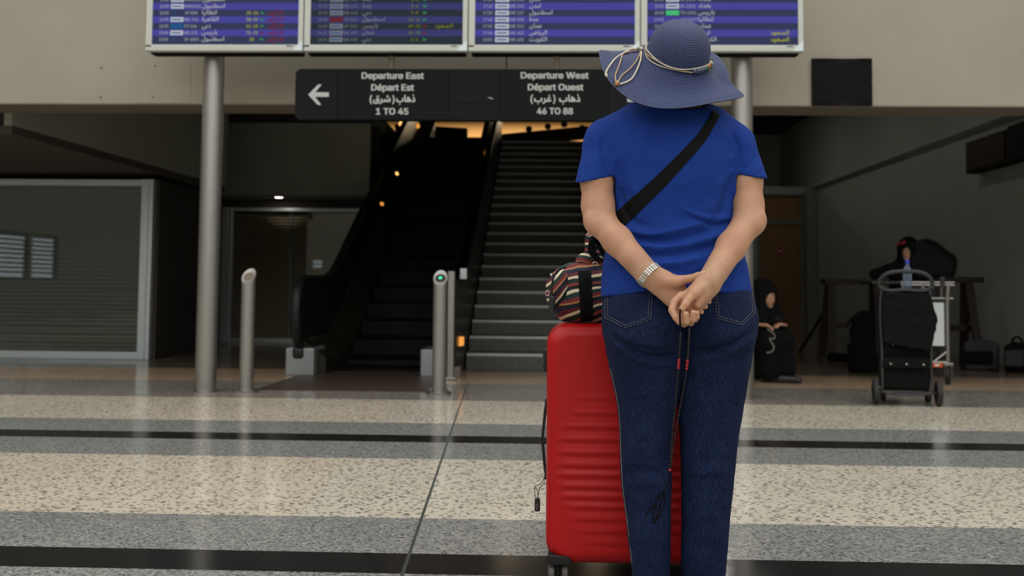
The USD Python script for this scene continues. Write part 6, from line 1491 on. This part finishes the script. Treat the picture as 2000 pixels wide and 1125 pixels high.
# ------------------------------------------------------------------ person in black sitting by the pole
def small_hand(f, c, d, palm, r=.009, curl=(0, -.02, -.03)):
    """a small relaxed hand: palm, four fingers and a thumb, c = wrist, d = pointing direction"""
    c, d = np.array(c, float), np.array(d, float) / np.linalg.norm(d)
    s_ = np.cross(d, [0, 0, 1.0])
    s_ /= np.linalg.norm(s_)
    k = c + d * palm
    f.cone(c, k, .024, .030, .006, flat=(0, 0, 1), fs=.6)
    for q in range(4):
        a = k + s_ * (q - 1.5) * .0175
        b = a + d * .038 + np.array(curl) * .4
        e = b + d * (.026 - .004 * abs(q - 1.4)) + np.array(curl) * .8
        f.cone(a, b, r, r * .95, .004)
        f.cone(b, e, r * .95, r * .8, .003)
    t0 = c + d * palm * .35 - s_ * .024
    f.cone(t0, t0 + d * .035 - s_ * .022, r * 1.15, r, .006)
    f.cone(t0 + d * .035 - s_ * .022, t0 + d * .062 - s_ * .020, r, r * .85, .003)


Q = lambda x, y, d: P(x, y, d)
sit = thing('person', 'person in a long black chador seated beside the right pole, looking down at a phone', 'person', tuple(P(1505, 740, 10.0) * [1, 1, 0]))
f = Field((1.95, 9.45, 0), (2.75, 10.45, 1.10), .010)
f.cone(Q(1480, 600, 10.10), Q(1478, 690, 10.16), .17, .235, .05)
f.cone(Q(1478, 690, 10.16), Q(1480, 735, 10.15), .235, .25, .05)
f.cone(Q(1492, 610, 10.02), Q(1486, 570, 10.02), .15, .13, .05)
f.cone(Q(1500, 670, 10.0), Q(1528, 664, 9.78), .13, .105, .05)
f.cone(Q(1488, 672, 9.95), Q(1504, 668, 9.70), .13, .105, .05)
f.cone(Q(1528, 664, 9.78), Q(1534, 716, 9.78), .105, .115, .05)
f.cone(Q(1504, 668, 9.70), Q(1506, 722, 9.72), .105, .12, .05)
f.cone(Q(1486, 618, 9.98), Q(1490, 637, 9.80), .075, .055, .03)                      # sleeves
f.cone(Q(1512, 606, 10.02), Q(1527, 636, 9.82), .075, .05, .03)
FC = Q(1494, 577, 9.97)
fd = np.array([.62, -.74, -.28])
fd /= np.linalg.norm(fd)
f.ell(FC + [-.01, .02, .02], (.125, .13, .150), .03)
f.cone(FC + [-.02, .03, -.06], Q(1490, 612, 10.0), .13, .16, .04)
f.cone(FC + fd * .07 + [0, 0, .088], FC + fd * .115 + [0, 0, .075], .055, .035, .03)  # peak of the hood
f.ell(FC + fd * .125 + [0, 0, -.022], (.086, .086, .092), .008, sub=True)              # face opening
f.cut_above((0, 0, .03), (0, 0, -1))
g_ = f.mesh(2)
g_.vertices = g_.vertices + g_.vertex_normals * ((meshkit.fbm(g_.vertices * [9, 9, 4], 3, 11) - .5) * .05 * np.clip((1.0 - g_.vertices[:, 2]) / .4, 0, 1))[:, None]
part(sit, 'chador', g_, 'chador_cloth', smooth=True)
f = Field((2.0, 9.5, .4), (2.6, 10.2, 1.05), .005)
f.ell(FC + fd * .020, (.080, .084, .110), .01)
f.cone(FC + fd * .055 + [0, 0, -.06], FC + fd * .066 + [0, 0, -.085], .036, .026, .02)
f.cone(FC + fd * .085 + [0, 0, .012], FC + fd * .106 + [0, 0, -.022], .009, .013, .008)
rt = np.cross(fd, [0, 0, 1.0])
rt /= np.linalg.norm(rt)
for s_ in (-1, 1):
    f.ell(FC + fd * .088 + rt * s_ * .031 + [0, 0, .016], (.014, .014, .010), .006, sub=True)
f.cone(FC + fd * .094 + rt * .02 + [0, 0, -.050], FC + fd * .094 - rt * .02 + [0, 0, -.050], .006, .006, .004)
f.cone(FC + [0, .02, -.08], Q(1490, 610, 10.02), .05, .055, .03)
f.cone(Q(1490, 610, 10.02), Q(1487, 637, 9.81), .05, .035, .03)
f.cone(Q(1500, 608, 10.04), Q(1528, 636, 9.83), .05, .032, .03)
small_hand(f, Q(1482, 634, 9.74), (.9, -.25, -.08), .070, .0115)
small_hand(f, Q(1533, 635, 9.74), (-.75, -.3, .1), .055, .0105)
part(sit, 'body', f.mesh(2), 'skin', smooth=True)
for s_ in (-1, 1):
    part(sit, 'eye', move(trimesh.creation.icosphere(2, .0085), t=FC + fd * .080 + rt * s_ * .031 + [0, 0, .014]), 'white_plastic', smooth=True)
    part(sit, 'eyebrow', cyl(FC + fd * .090 + rt * s_ * .018 + [0, 0, .034], FC + fd * .080 + rt * s_ * .046 + [0, 0, .032], .0035, 6), 'hair_brown')
part(sit, 'lips', cyl(FC + fd * .1005 + rt * .016 + [0, 0, -.050], FC + fd * .1005 - rt * .016 + [0, 0, -.050], .004, 8), 'lips')
for x, d_ in ((1497, 9.72), (1526, 9.68)):
    c = P(x, 742, d_)
    c[2] = 0
    f = Field((c[0] - .1, c[1] - .12, 0), (c[0] + .24, c[1] + .12, .12), .008)
    f.cone(c + [-.02, 0, .04], c + [.10, -.03, .036], .042, .036, .02)
    f.cone(c + [.10, -.03, .036], c + [.16, -.045, .028], .036, .028, .02)
    f.cut_above((0, 0, .003), (0, 0, -1))
    part(sit, 'shoe', f.mesh(2), 'black_plastic', smooth=True)
ph = rbox(-.038, .038, -.004, .004, -.075, .075, .004)
ph.apply_transform(trimesh.transformations.euler_matrix(.9, .5, .3))
ph.apply_translation(Q(1513, 629, 9.74))
single('phone', ph, 'black_plastic', 'dark phone held by the seated person in black', 'phone')
gb = thing('prayer_beads', 'pale grey loop of prayer beads hanging from the seated person\'s hand', 'beads', tuple(Q(1503, 660, 9.70)))
c = spline([Q(x, y, 9.52) for x, y in ((1500, 643), (1506, 648), (1513, 656), (1511, 662), (1504, 661), (1506, 668), (1511, 676), (1510, 684), (1503, 688), (1497, 689))], 60)
for q in c[::2]:
    part(gb, 'bead', move(trimesh.creation.icosphere(1, .0075), t=q), 'bead_grey', smooth=True)

# ------------------------------------------------------------------ black fabric shopping cart
co = np.array([2.625, 7.97, 0])
ex = np.array([.405, -.085, 0])
ey = np.array([.205, .978, 0])
W3 = lambda u, v, z: co + ex * u + ey * v + np.array([0, 0, z])
cart = thing('shopping_cart', 'tall black fabric shopping cart on two wheels with a grey loop handle', 'cart', tuple(W3(.5, 0, 0)))
for u in (.06, .94):
    part(cart, 'frame_tube', tube(spline([W3(u, .0, .10), W3(u, .01, .45), W3(u, .02, .86), W3(u + (.02 if u < .5 else -.02), .02, .93)], 20), .010, 8), 'cart_tube', smooth=True)
part(cart, 'handle', tube(spline([W3(*p) for p in ((.03, .02, .93), (.06, .0, .99), (.22, -.02, 1.035), (.5, -.02, 1.045), (.78, -.02, 1.035), (.94, .0, .99), (.97, .02, .93), (.90, .02, .905), (.5, .02, .900), (.10, .02, .905))], 60, True), .0165, 8, closed=True), 'handle_grey', smooth=True)
part(cart, 'axle', cyl(W3(-.02, .02, .10), W3(1.02, .02, .10), .009, 8), 'cart_tube')
part(cart, 'base_bar', cat(tube([W3(.06, 0, .10), W3(.3, -.01, .085), W3(.7, -.01, .085), W3(.94, 0, .10)], .009, 6), tube([W3(.06, .25, .10), W3(.94, .25, .10)], .009, 6)), 'cart_tube', smooth=True)


def lump(lo, hi, h, prims, cut=None, amp=.012, fr=14, seed=1):
    f = Field(lo, hi, h)
    for p in prims:
        f.cone(*p)
    if cut is not None:
        f.cut_above((0, 0, cut), (0, 0, -1))
    m = f.mesh(2)
    m.vertices = m.vertices + m.vertex_normals * ((meshkit.fbm(m.vertices * fr, 3, seed) - .5) * amp * 2)[:, None]
    return m


def hullbag(pts, r, h=.010, amp=.010, seed=1, fr=12):
    """a soft bag: rounded hull, remeshed and crumpled"""
    m = m3.Manifold.batch_hull([m3.Manifold.sphere(r, 16).translate(tuple(map(float, p))) for p in pts]).refine_to_length(h * 2)
    m = trimesh.Trimesh(*meshkit.arrays(m)[:2], process=True)
    m.vertices = relax(m.vertices, m.edges_unique, 3)
    m.vertices = m.vertices + m.vertex_normals * ((meshkit.fbm(m.vertices * fr, 3, seed) - .5) * amp * 2)[:, None]
    return m


part(cart, 'upper_bag', hullbag([W3(u, v, z) for u in (.10, .88) for v in (.05, .26) for z in (.40, .86)], .035, seed=2), 'black_cloth', smooth=True)
part(cart, 'flap', hullbag([W3(.10, -.01, .86), W3(.90, -.01, .86), W3(.11, -.03, .50), W3(.86, -.03, .44), W3(.99, .03, .58), W3(1.03, .03, .68), W3(.95, .03, .80)], .014, seed=3, amp=.012, fr=16), 'black_cloth', smooth=True, label='loose front flap of the cart')
lb = part(cart, 'lower_bag', hullbag([W3(u, v, z) for u in (.13, .84) for v in (.02, .24) for z in (.145, .345)], .03, seed=4, amp=.007), 'black_cloth', smooth=True)
part(cart, 'lower_flap', hullbag([W3(.08, -.035, .345), W3(.88, -.035, .345), W3(.08, -.04, .30), W3(.88, -.04, .30)], .010, seed=5, amp=.003), 'black_cloth', smooth=True)
for u in (.20, .48, .78):
    part(cart, 'snap', lathe([(0, 0), (.009, 0), (.007, .005), (0, .006)], W3(u, -.048, .325), -ey, 12), 'bracelet_silver')
part(cart, 'snap', lathe([(0, 0), (.007, 0), (0, .005)], W3(.24, -.052, .475), -ey, 12), 'bracelet_silver')
for u, v, r_ in ((-.06, .02, .100), (1.06, .02, .100), (.98, .30, .055), (.15, .30, .055)):
    c0 = W3(u, v, r_)
    w = part(cart, 'wheel', lathe([(r_ * .62, -.016), (r_ * .9, -.020), (r_, -.012), (r_, .012), (r_ * .9, .020), (r_ * .62, .016), (r_ * .62, -.016)], c0, ex, 28), 'tyre', smooth=40)
    part(w, 'wheel_hub', lathe([(0, -.012), (r_ * .64, -.012), (r_ * .64, .012), (0, .012)], c0, ex, 20), 'charcoal_cloth')
part(cart, 'castor_fork', cat(*[tube([W3(u, .30, .055), W3(u, .27, .11)], .008, 6) for u in (.98, .15)]), 'cart_tube')
bo = P(1772.5, 562, 8.22)
bt = thing('water_bottle', 'clear water bottle with a blue cap standing on the black shopping cart', 'bottle', tuple(bo))
bs = lathe([(.0, 0), (.030, 0), (.034, .01), (.034, .05), (.031, .06), (.034, .07), (.034, .125), (.028, .155), (.014, .185), (.013, .20), (0, .20)], bo, (0, 0, 1), 24)
part(bt, 'bottle', bs, 'bottle_plastic', smooth=40)
part(bt, 'cap', lathe([(0, .199), (.016, .199), (.016, .222), (.013, .226), (0, .226)], bo, (0, 0, 1), 20), 'blue_cap')
part(cart, 'top_board', rbox(*(lambda c: (c[0] - .06, c[0] + .06, c[1] - .05, c[1] + .05, c[2] - .02, c[2] - .001))(bo), .006), 'black_cloth')

# ------------------------------------------------------------------ airport luggage trolley with bags
tr = thing('luggage_trolley', 'steel airport luggage trolley with a white panel behind the black cart', 'trolley', (3.6, 9.8, 0))
tx0, tx1, ty = 3.43, P(1850, 640, 9.72)[0], 9.72
zt_ = lambda py: P(1850, py, ty)[2]
for X in (tx0, tx1):
    part(tr, 'upright', tube(spline([(X, ty, .20), (X, ty, .5), (X, ty - .01, zt_(585)), (X, ty - .03, zt_(560))], 20), .019, 10), 'trolley_tube', smooth=True)
    part(tr, 'wheel_fork', cat(rbox(X - .045, X + .045, ty - .03, ty + .03, .175, .21, .008), rbox(X - .035, X - .026, ty - .02, ty + .03, .075, .19, .004), rbox(X + .026, X + .035, ty - .02, ty + .03, .075, .19, .004)), 'trolley_tube')
    w = part(tr, 'wheel', lathe([(.05, -.018), (.075, -.022), (.085, -.012), (.085, .012), (.075, .022), (.05, .018), (.05, -.018)], (X, ty + .005, .085), (1, -.35, 0), 28), 'tyre', smooth=40)
    part(w, 'wheel_hub', lathe([(0, -.014), (.052, -.014), (.052, .014), (0, .014)], (X, ty + .005, .085), (1, -.35, 0), 20), 'cart_tube')
w = part(tr, 'wheel', lathe([(.05, -.018), (.075, -.022), (.085, -.012), (.085, .012), (.075, .022), (.05, .018), (.05, -.018)], (3.68, 10.35, .085), (1, 0, 0), 28), 'tyre', smooth=40)
part(tr, 'panel', rbox(tx0 + .03, tx1 - .03, ty - .012, ty + .004, zt_(676), zt_(591), .006), 'trolley_panel', label='white front panel')
part(tr, 'panel_edge', rbox(tx0 + .02, tx1 - .02, ty - .015, ty + .006, zt_(591), zt_(584), .006), 'black_plastic')
for py in (557, 583, 552):
    part(tr, 'cross_bar', cyl((tx0 - .02, ty - .03 if py != 583 else ty, zt_(py)), (tx1 + .06, ty - .03 if py != 583 else ty, zt_(py)), .010, 8), 'trolley_tube')
for X in (3.62, 3.68, 3.80):
    part(tr, 'basket_wire', tube([(X, ty - .03, zt_(552)), (X, ty + .0, zt_(583))], .007 if X != 3.62 else .018, 6), 'trolley_tube')
part(tr, 'grip', rbox(tx1 - .075, tx1 - .03, ty - .05, ty - .01, zt_(560), zt_(540), .01), 'handle_grey')
part(tr, 'platform', cat(*[cyl((X, ty, .20), (X - .12 * (X - 3.68), 10.40, .17), .016, 8) for X in (tx0, 3.6, 3.75, tx1)], cyl((tx0, ty, .21), (tx1, ty, .21), .018, 8), cyl((tx0 + .04, 10.3, .18), (tx1 - .04, 10.3, .18), .016, 8)), 'trolley_tube', smooth=True)
part(tr, 'brace', cat(cyl((tx1, ty, .32), (tx1 - .14, ty, .21), .011, 8), cyl((tx0, ty, .32), (tx0 + .14, ty, .21), .011, 8)), 'trolley_tube')
q = P(1832, 713, ty - .03)
lbx = part(tr, 'reflector', rbox(q[0] - .05, q[0] + .045, q[1] - .012, q[1] + .006, q[2] - .022, q[2] + .018, .006), 'orange_plastic', label='orange reflector')
part(lbx, 'white_stripe', rbox(q[0] - .035, q[0] + .01, q[1] - .016, q[1] - .010, q[2] - .010, q[2] + .010, .003), 'white_plastic')
cs = rbox(3.50, 3.80, 9.82, 10.12, .225, .95, .04)
single('dark_suitcase', cs, 'charcoal_cloth', 'dark suitcase standing on the luggage trolley under the black backpack', 'suitcase')
bp_ = thing('backpack', 'bulky black backpack lying on top of the luggage trolley', 'bag', (3.75, 9.95, .99))
H = lambda x, y, d: P(x, y, d)
part(bp_, 'body', hullbag([H(x, y, d) for d in (9.90, 10.15) for x, y in ((1792, 478), (1800, 474), (1816, 475), (1840, 488), (1861, 506), (1856, 535), (1788, 537))], .03, amp=.022, seed=6, fr=9), 'black_cloth', smooth=True)
part(bp_, 'strap', tube(spline([H(x, y, 9.84) for x, y in ((1806, 468), (1828, 474), (1848, 490), (1866, 503), (1867, 520), (1864, 536))], 24), .013, 6), 'strap_black', smooth=True)
part(bp_, 'side_pouch', hullbag([H(1786, 500, 9.88), H(1782, 520, 9.86), H(1786, 535, 9.88), H(1796, 505, 9.9)], .03, amp=.012, seed=8), 'black_cloth', smooth=True)
part(tr, 'top_tray', rbox(3.17, 3.92, 9.80, 10.14, .955, .985, .006), 'black_plastic', label='dark tray under the bags')

# ------------------------------------------------------------------ person in black resting behind the luggage trolley
rest = thing('person', 'person in black with a red headband, only the face showing behind the luggage trolley', 'person', (3.6, 11.0, 0))
f = Field((3.1, 10.58, 0), (4.2, 11.55, 1.55), .010)
FC2 = P(1774, 488, 10.95)
f2 = np.array([-.62, -.72, -.30])
f2 /= np.linalg.norm(f2)
f.ell(FC2 + [.012, .03, .01], (.118, .125, .138), .03)
f.cone(FC2 + [.03, .05, -.08], FC2 + [.05, .12, -.26], .12, .19, .05)
f.cone(FC2 + [.05, .12, -.26], FC2 + [.05, .14, -.70], .20, .23, .05)
f.cone(FC2 + [-.10, .08, -.22], P(1738, 528, 10.90), .095, .070, .04)                # arm reaching out to the side
f.cone(P(1738, 528, 10.90), P(1708, 536, 10.86), .070, .052, .03)
f.cone(FC2 + [.20, .08, -.24], FC2 + [.22, -.02, -.45], .09, .07, .04)
f.cone(FC2 + [.0, .10, -.72], FC2 + [-.06, -.12, -.76], .15, .11, .05)
f.cone(FC2 + [-.06, -.12, -.76], FC2 + [-.06, -.10, -1.27], .11, .12, .05)
f.cone(FC2 + [.05, .14, -.70], FC2 + [.05, .14, -1.25], .22, .25, .05)
f.ell(FC2 + f2 * .12 + [0, 0, -.022], (.058, .058, .076), .008, sub=True)
f.cut_above((0, 0, .01), (0, 0, -1))
m_ = f.mesh(2)
m_.vertices = m_.vertices + m_.vertex_normals * ((meshkit.fbm(m_.vertices * 10, 3, 21) - .5) * .025)[:, None]
part(rest, 'chador', m_, 'chador_cloth', smooth=True)
f = Field((3.55, 10.7, .9), (4.15, 11.25, 1.55), .005)
f.ell(FC2 + f2 * .014, (.076, .080, .104), .01)
f.cone(FC2 + f2 * .055 + [0, 0, -.06], FC2 + f2 * .066 + [0, 0, -.084], .035, .025, .02)
f.cone(FC2 + f2 * .085 + [0, 0, .012], FC2 + f2 * .107 + [0, 0, -.022], .009, .013, .008)
r2_ = np.cross(f2, [0, 0, 1.0])
r2_ /= np.linalg.norm(r2_)
for s_ in (-1, 1):
    f.ell(FC2 + f2 * .088 + r2_ * s_ * .031 + [0, 0, .016], (.014, .014, .010), .006, sub=True)
f.cone(FC2 + [0, .02, -.08], FC2 + [.03, .08, -.2], .05, .055, .03)
part(rest, 'body', f.mesh(2), 'skin', smooth=True)
for s_ in (-1, 1):
    part(rest, 'eye', move(trimesh.creation.icosphere(2, .0085), t=FC2 + f2 * .080 + r2_ * s_ * .031 + [0, 0, .014]), 'white_plastic', smooth=True)
    part(rest, 'eyebrow', cyl(FC2 + f2 * .091 + r2_ * s_ * .018 + [0, 0, .034], FC2 + f2 * .081 + r2_ * s_ * .046 + [0, 0, .032], .0035, 6), 'hair_brown')
part(rest, 'lips', cyl(FC2 + f2 * .1 + r2_ * .016 + [0, 0, -.050], FC2 + f2 * .1 - r2_ * .016 + [0, 0, -.050], .004, 8), 'lips')
part(rest, 'headband', tube([FC2 + [.012, .03, .055] + np.array([.112 * math.cos(t), .12 * math.sin(t), .03 * math.sin(t) * -1]) for t in np.linspace(2.7, 4.1, 16)], .014, 6), 'red_tag', smooth=True, label='red band on one side of the hood')

# ------------------------------------------------------------------ wooden trestles and bags along the right wall
for x0, x1, y, lab in ((1612, 1735, 13.0, 'dark wooden trestle left of the shopping cart'), (1812, 1917, 12.4, 'dark wooden trestle right of the luggage trolley')):
    a, b = P(x0, 549 if x0 < 1700 else 545, y), P(x1, 549 if x0 < 1700 else 545, y)
    t = thing('trestle', lab, 'trestle', (float((a[0] + b[0]) / 2), y, 0))
    zz = a[2]
    part(t, 'top_beam', rbox(a[0] - .02, b[0] + .02, y - .05, y + .05, zz - .04, zz + .03, .006), 'dark_wood')
    part(t, 'top_beam', rbox(a[0] - .02, b[0] + .02, y + .06, y + .16, zz - .04, zz + .03, .006), 'dark_wood')
    for X, o in ((a[0] + .08, -.07), (b[0] - .16, .05)):
        for s_ in (-1, 1):
            leg = loft([[np.array((X + dx + (o if z == 0 else 0), y + .05 + s_ * (.06 if z > 0 else .24) + dy, z)) for dx, dy in ((-.05, -.018), (.05, -.018), (.05, .018), (-.05, .018))] for z in (0, zz - .04)])
            part(t, 'leg', leg, 'dark_wood')
        part(t, 'brace', rbox(X - .02, X + .02, y - .08, y + .18, .42, .48, .004), 'dark_wood')
    part(t, 'stretcher', rbox(a[0] + .08, b[0] - .12, y + .03, y + .07, .40, .48, .005), 'dark_wood')
a, b = P(1561, 646, 14.0), P(1618, 596, 13.3)
a[2] = 0.02
single('leaning_pole', cyl(a, b, .022, 10), 'black_plastic', 'thin black pole leaning towards the left trestle', 'pole')
bx = lambda x, y, d: P(x, y, d)
fl_ = lambda x, d: P(x, 700, d) * [1, 1, 0]


def floor_bag(name, lab, x0, x1, pytop, d, depth, tops, seed, m_, amp=.02):
    pts = []
    for x, ty_ in tops:
        for dd in (d, d + depth):
            p_ = P(x, ty_, dd)
            pts += [p_ - [0, 0, .03], p_ * [1, 1, 0] + [0, 0, .035]]
    m = hullbag(pts, .032, amp=amp, seed=seed, fr=8, h=.016)
    v = np.array(m.vertices)
    v[:, 2] = np.maximum(v[:, 2], .002)
    m.vertices = v
    return m


g1 = thing('holdall', 'dark olive holdall lying on the floor behind the trolley wheel', 'bag', tuple(fl_(1905, 11.9)))
part(g1, 'body', floor_bag('', '', 0, 0, 0, 11.5, .42, ((1888, 668), (1908, 662), (1935, 666), (1944, 672)), 3, ''), 'charcoal_cloth', smooth=True)
part(g1, 'side_pocket', hullbag([P(1890, 690, 11.42), P(1935, 690, 11.42), P(1892, 705, 11.42), P(1935, 707, 11.42)], .025, amp=.01, seed=4), 'black_cloth', smooth=True)
g2 = thing('holdall', 'black holdall with an upright loop handle at the right edge', 'bag', tuple(fl_(1985, 11.4)))
part(g2, 'body', floor_bag('', '', 0, 0, 0, 11.3, .40, ((1968, 674), (1982, 668), (2000, 672)), 5, ''), 'black_cloth', smooth=True)
part(g2, 'loop_handle', tube(spline([P(x, y, 11.45) for x, y in ((1976, 672), (1979, 662), (1986, 658), (1993, 661), (1997, 671))], 20), .013, 6), 'strap_black', smooth=True)
part(g2, 'front_panel', hullbag([P(1966, 688, 11.22), P(1996, 686, 11.22), P(1966, 712, 11.22), P(1996, 714, 11.22)], .02, amp=.006, seed=6), 'charcoal_cloth', smooth=True)
g3 = thing('rucksack', 'dark rucksack on the floor left of the shopping cart', 'bag', tuple(fl_(1680, 11.2)))
part(g3, 'body', floor_bag('', '', 0, 0, 0, 11.0, .30, ((1662, 625), (1680, 608), (1712, 606)), 7, ''), 'black_cloth', smooth=True)
part(g3, 'side_strap', tube(spline([P(x, y, 10.93) for x, y in ((1661, 632), (1657, 650), (1660, 672))], 16), .010, 6), 'cart_tube', smooth=True)
part(thing('mat_roll', 'rolled dark mat on the floor beyond the rucksack', 'mat', tuple(fl_(1640, 13))), 'roll', hullbag([P(1625, 678, 12.6) * [1, 1, 0] + [0, 0, .06], P(1660, 680, 12.4) * [1, 1, 0] + [0, 0, .06]], .055, amp=.01), 'black_cloth', smooth=True)
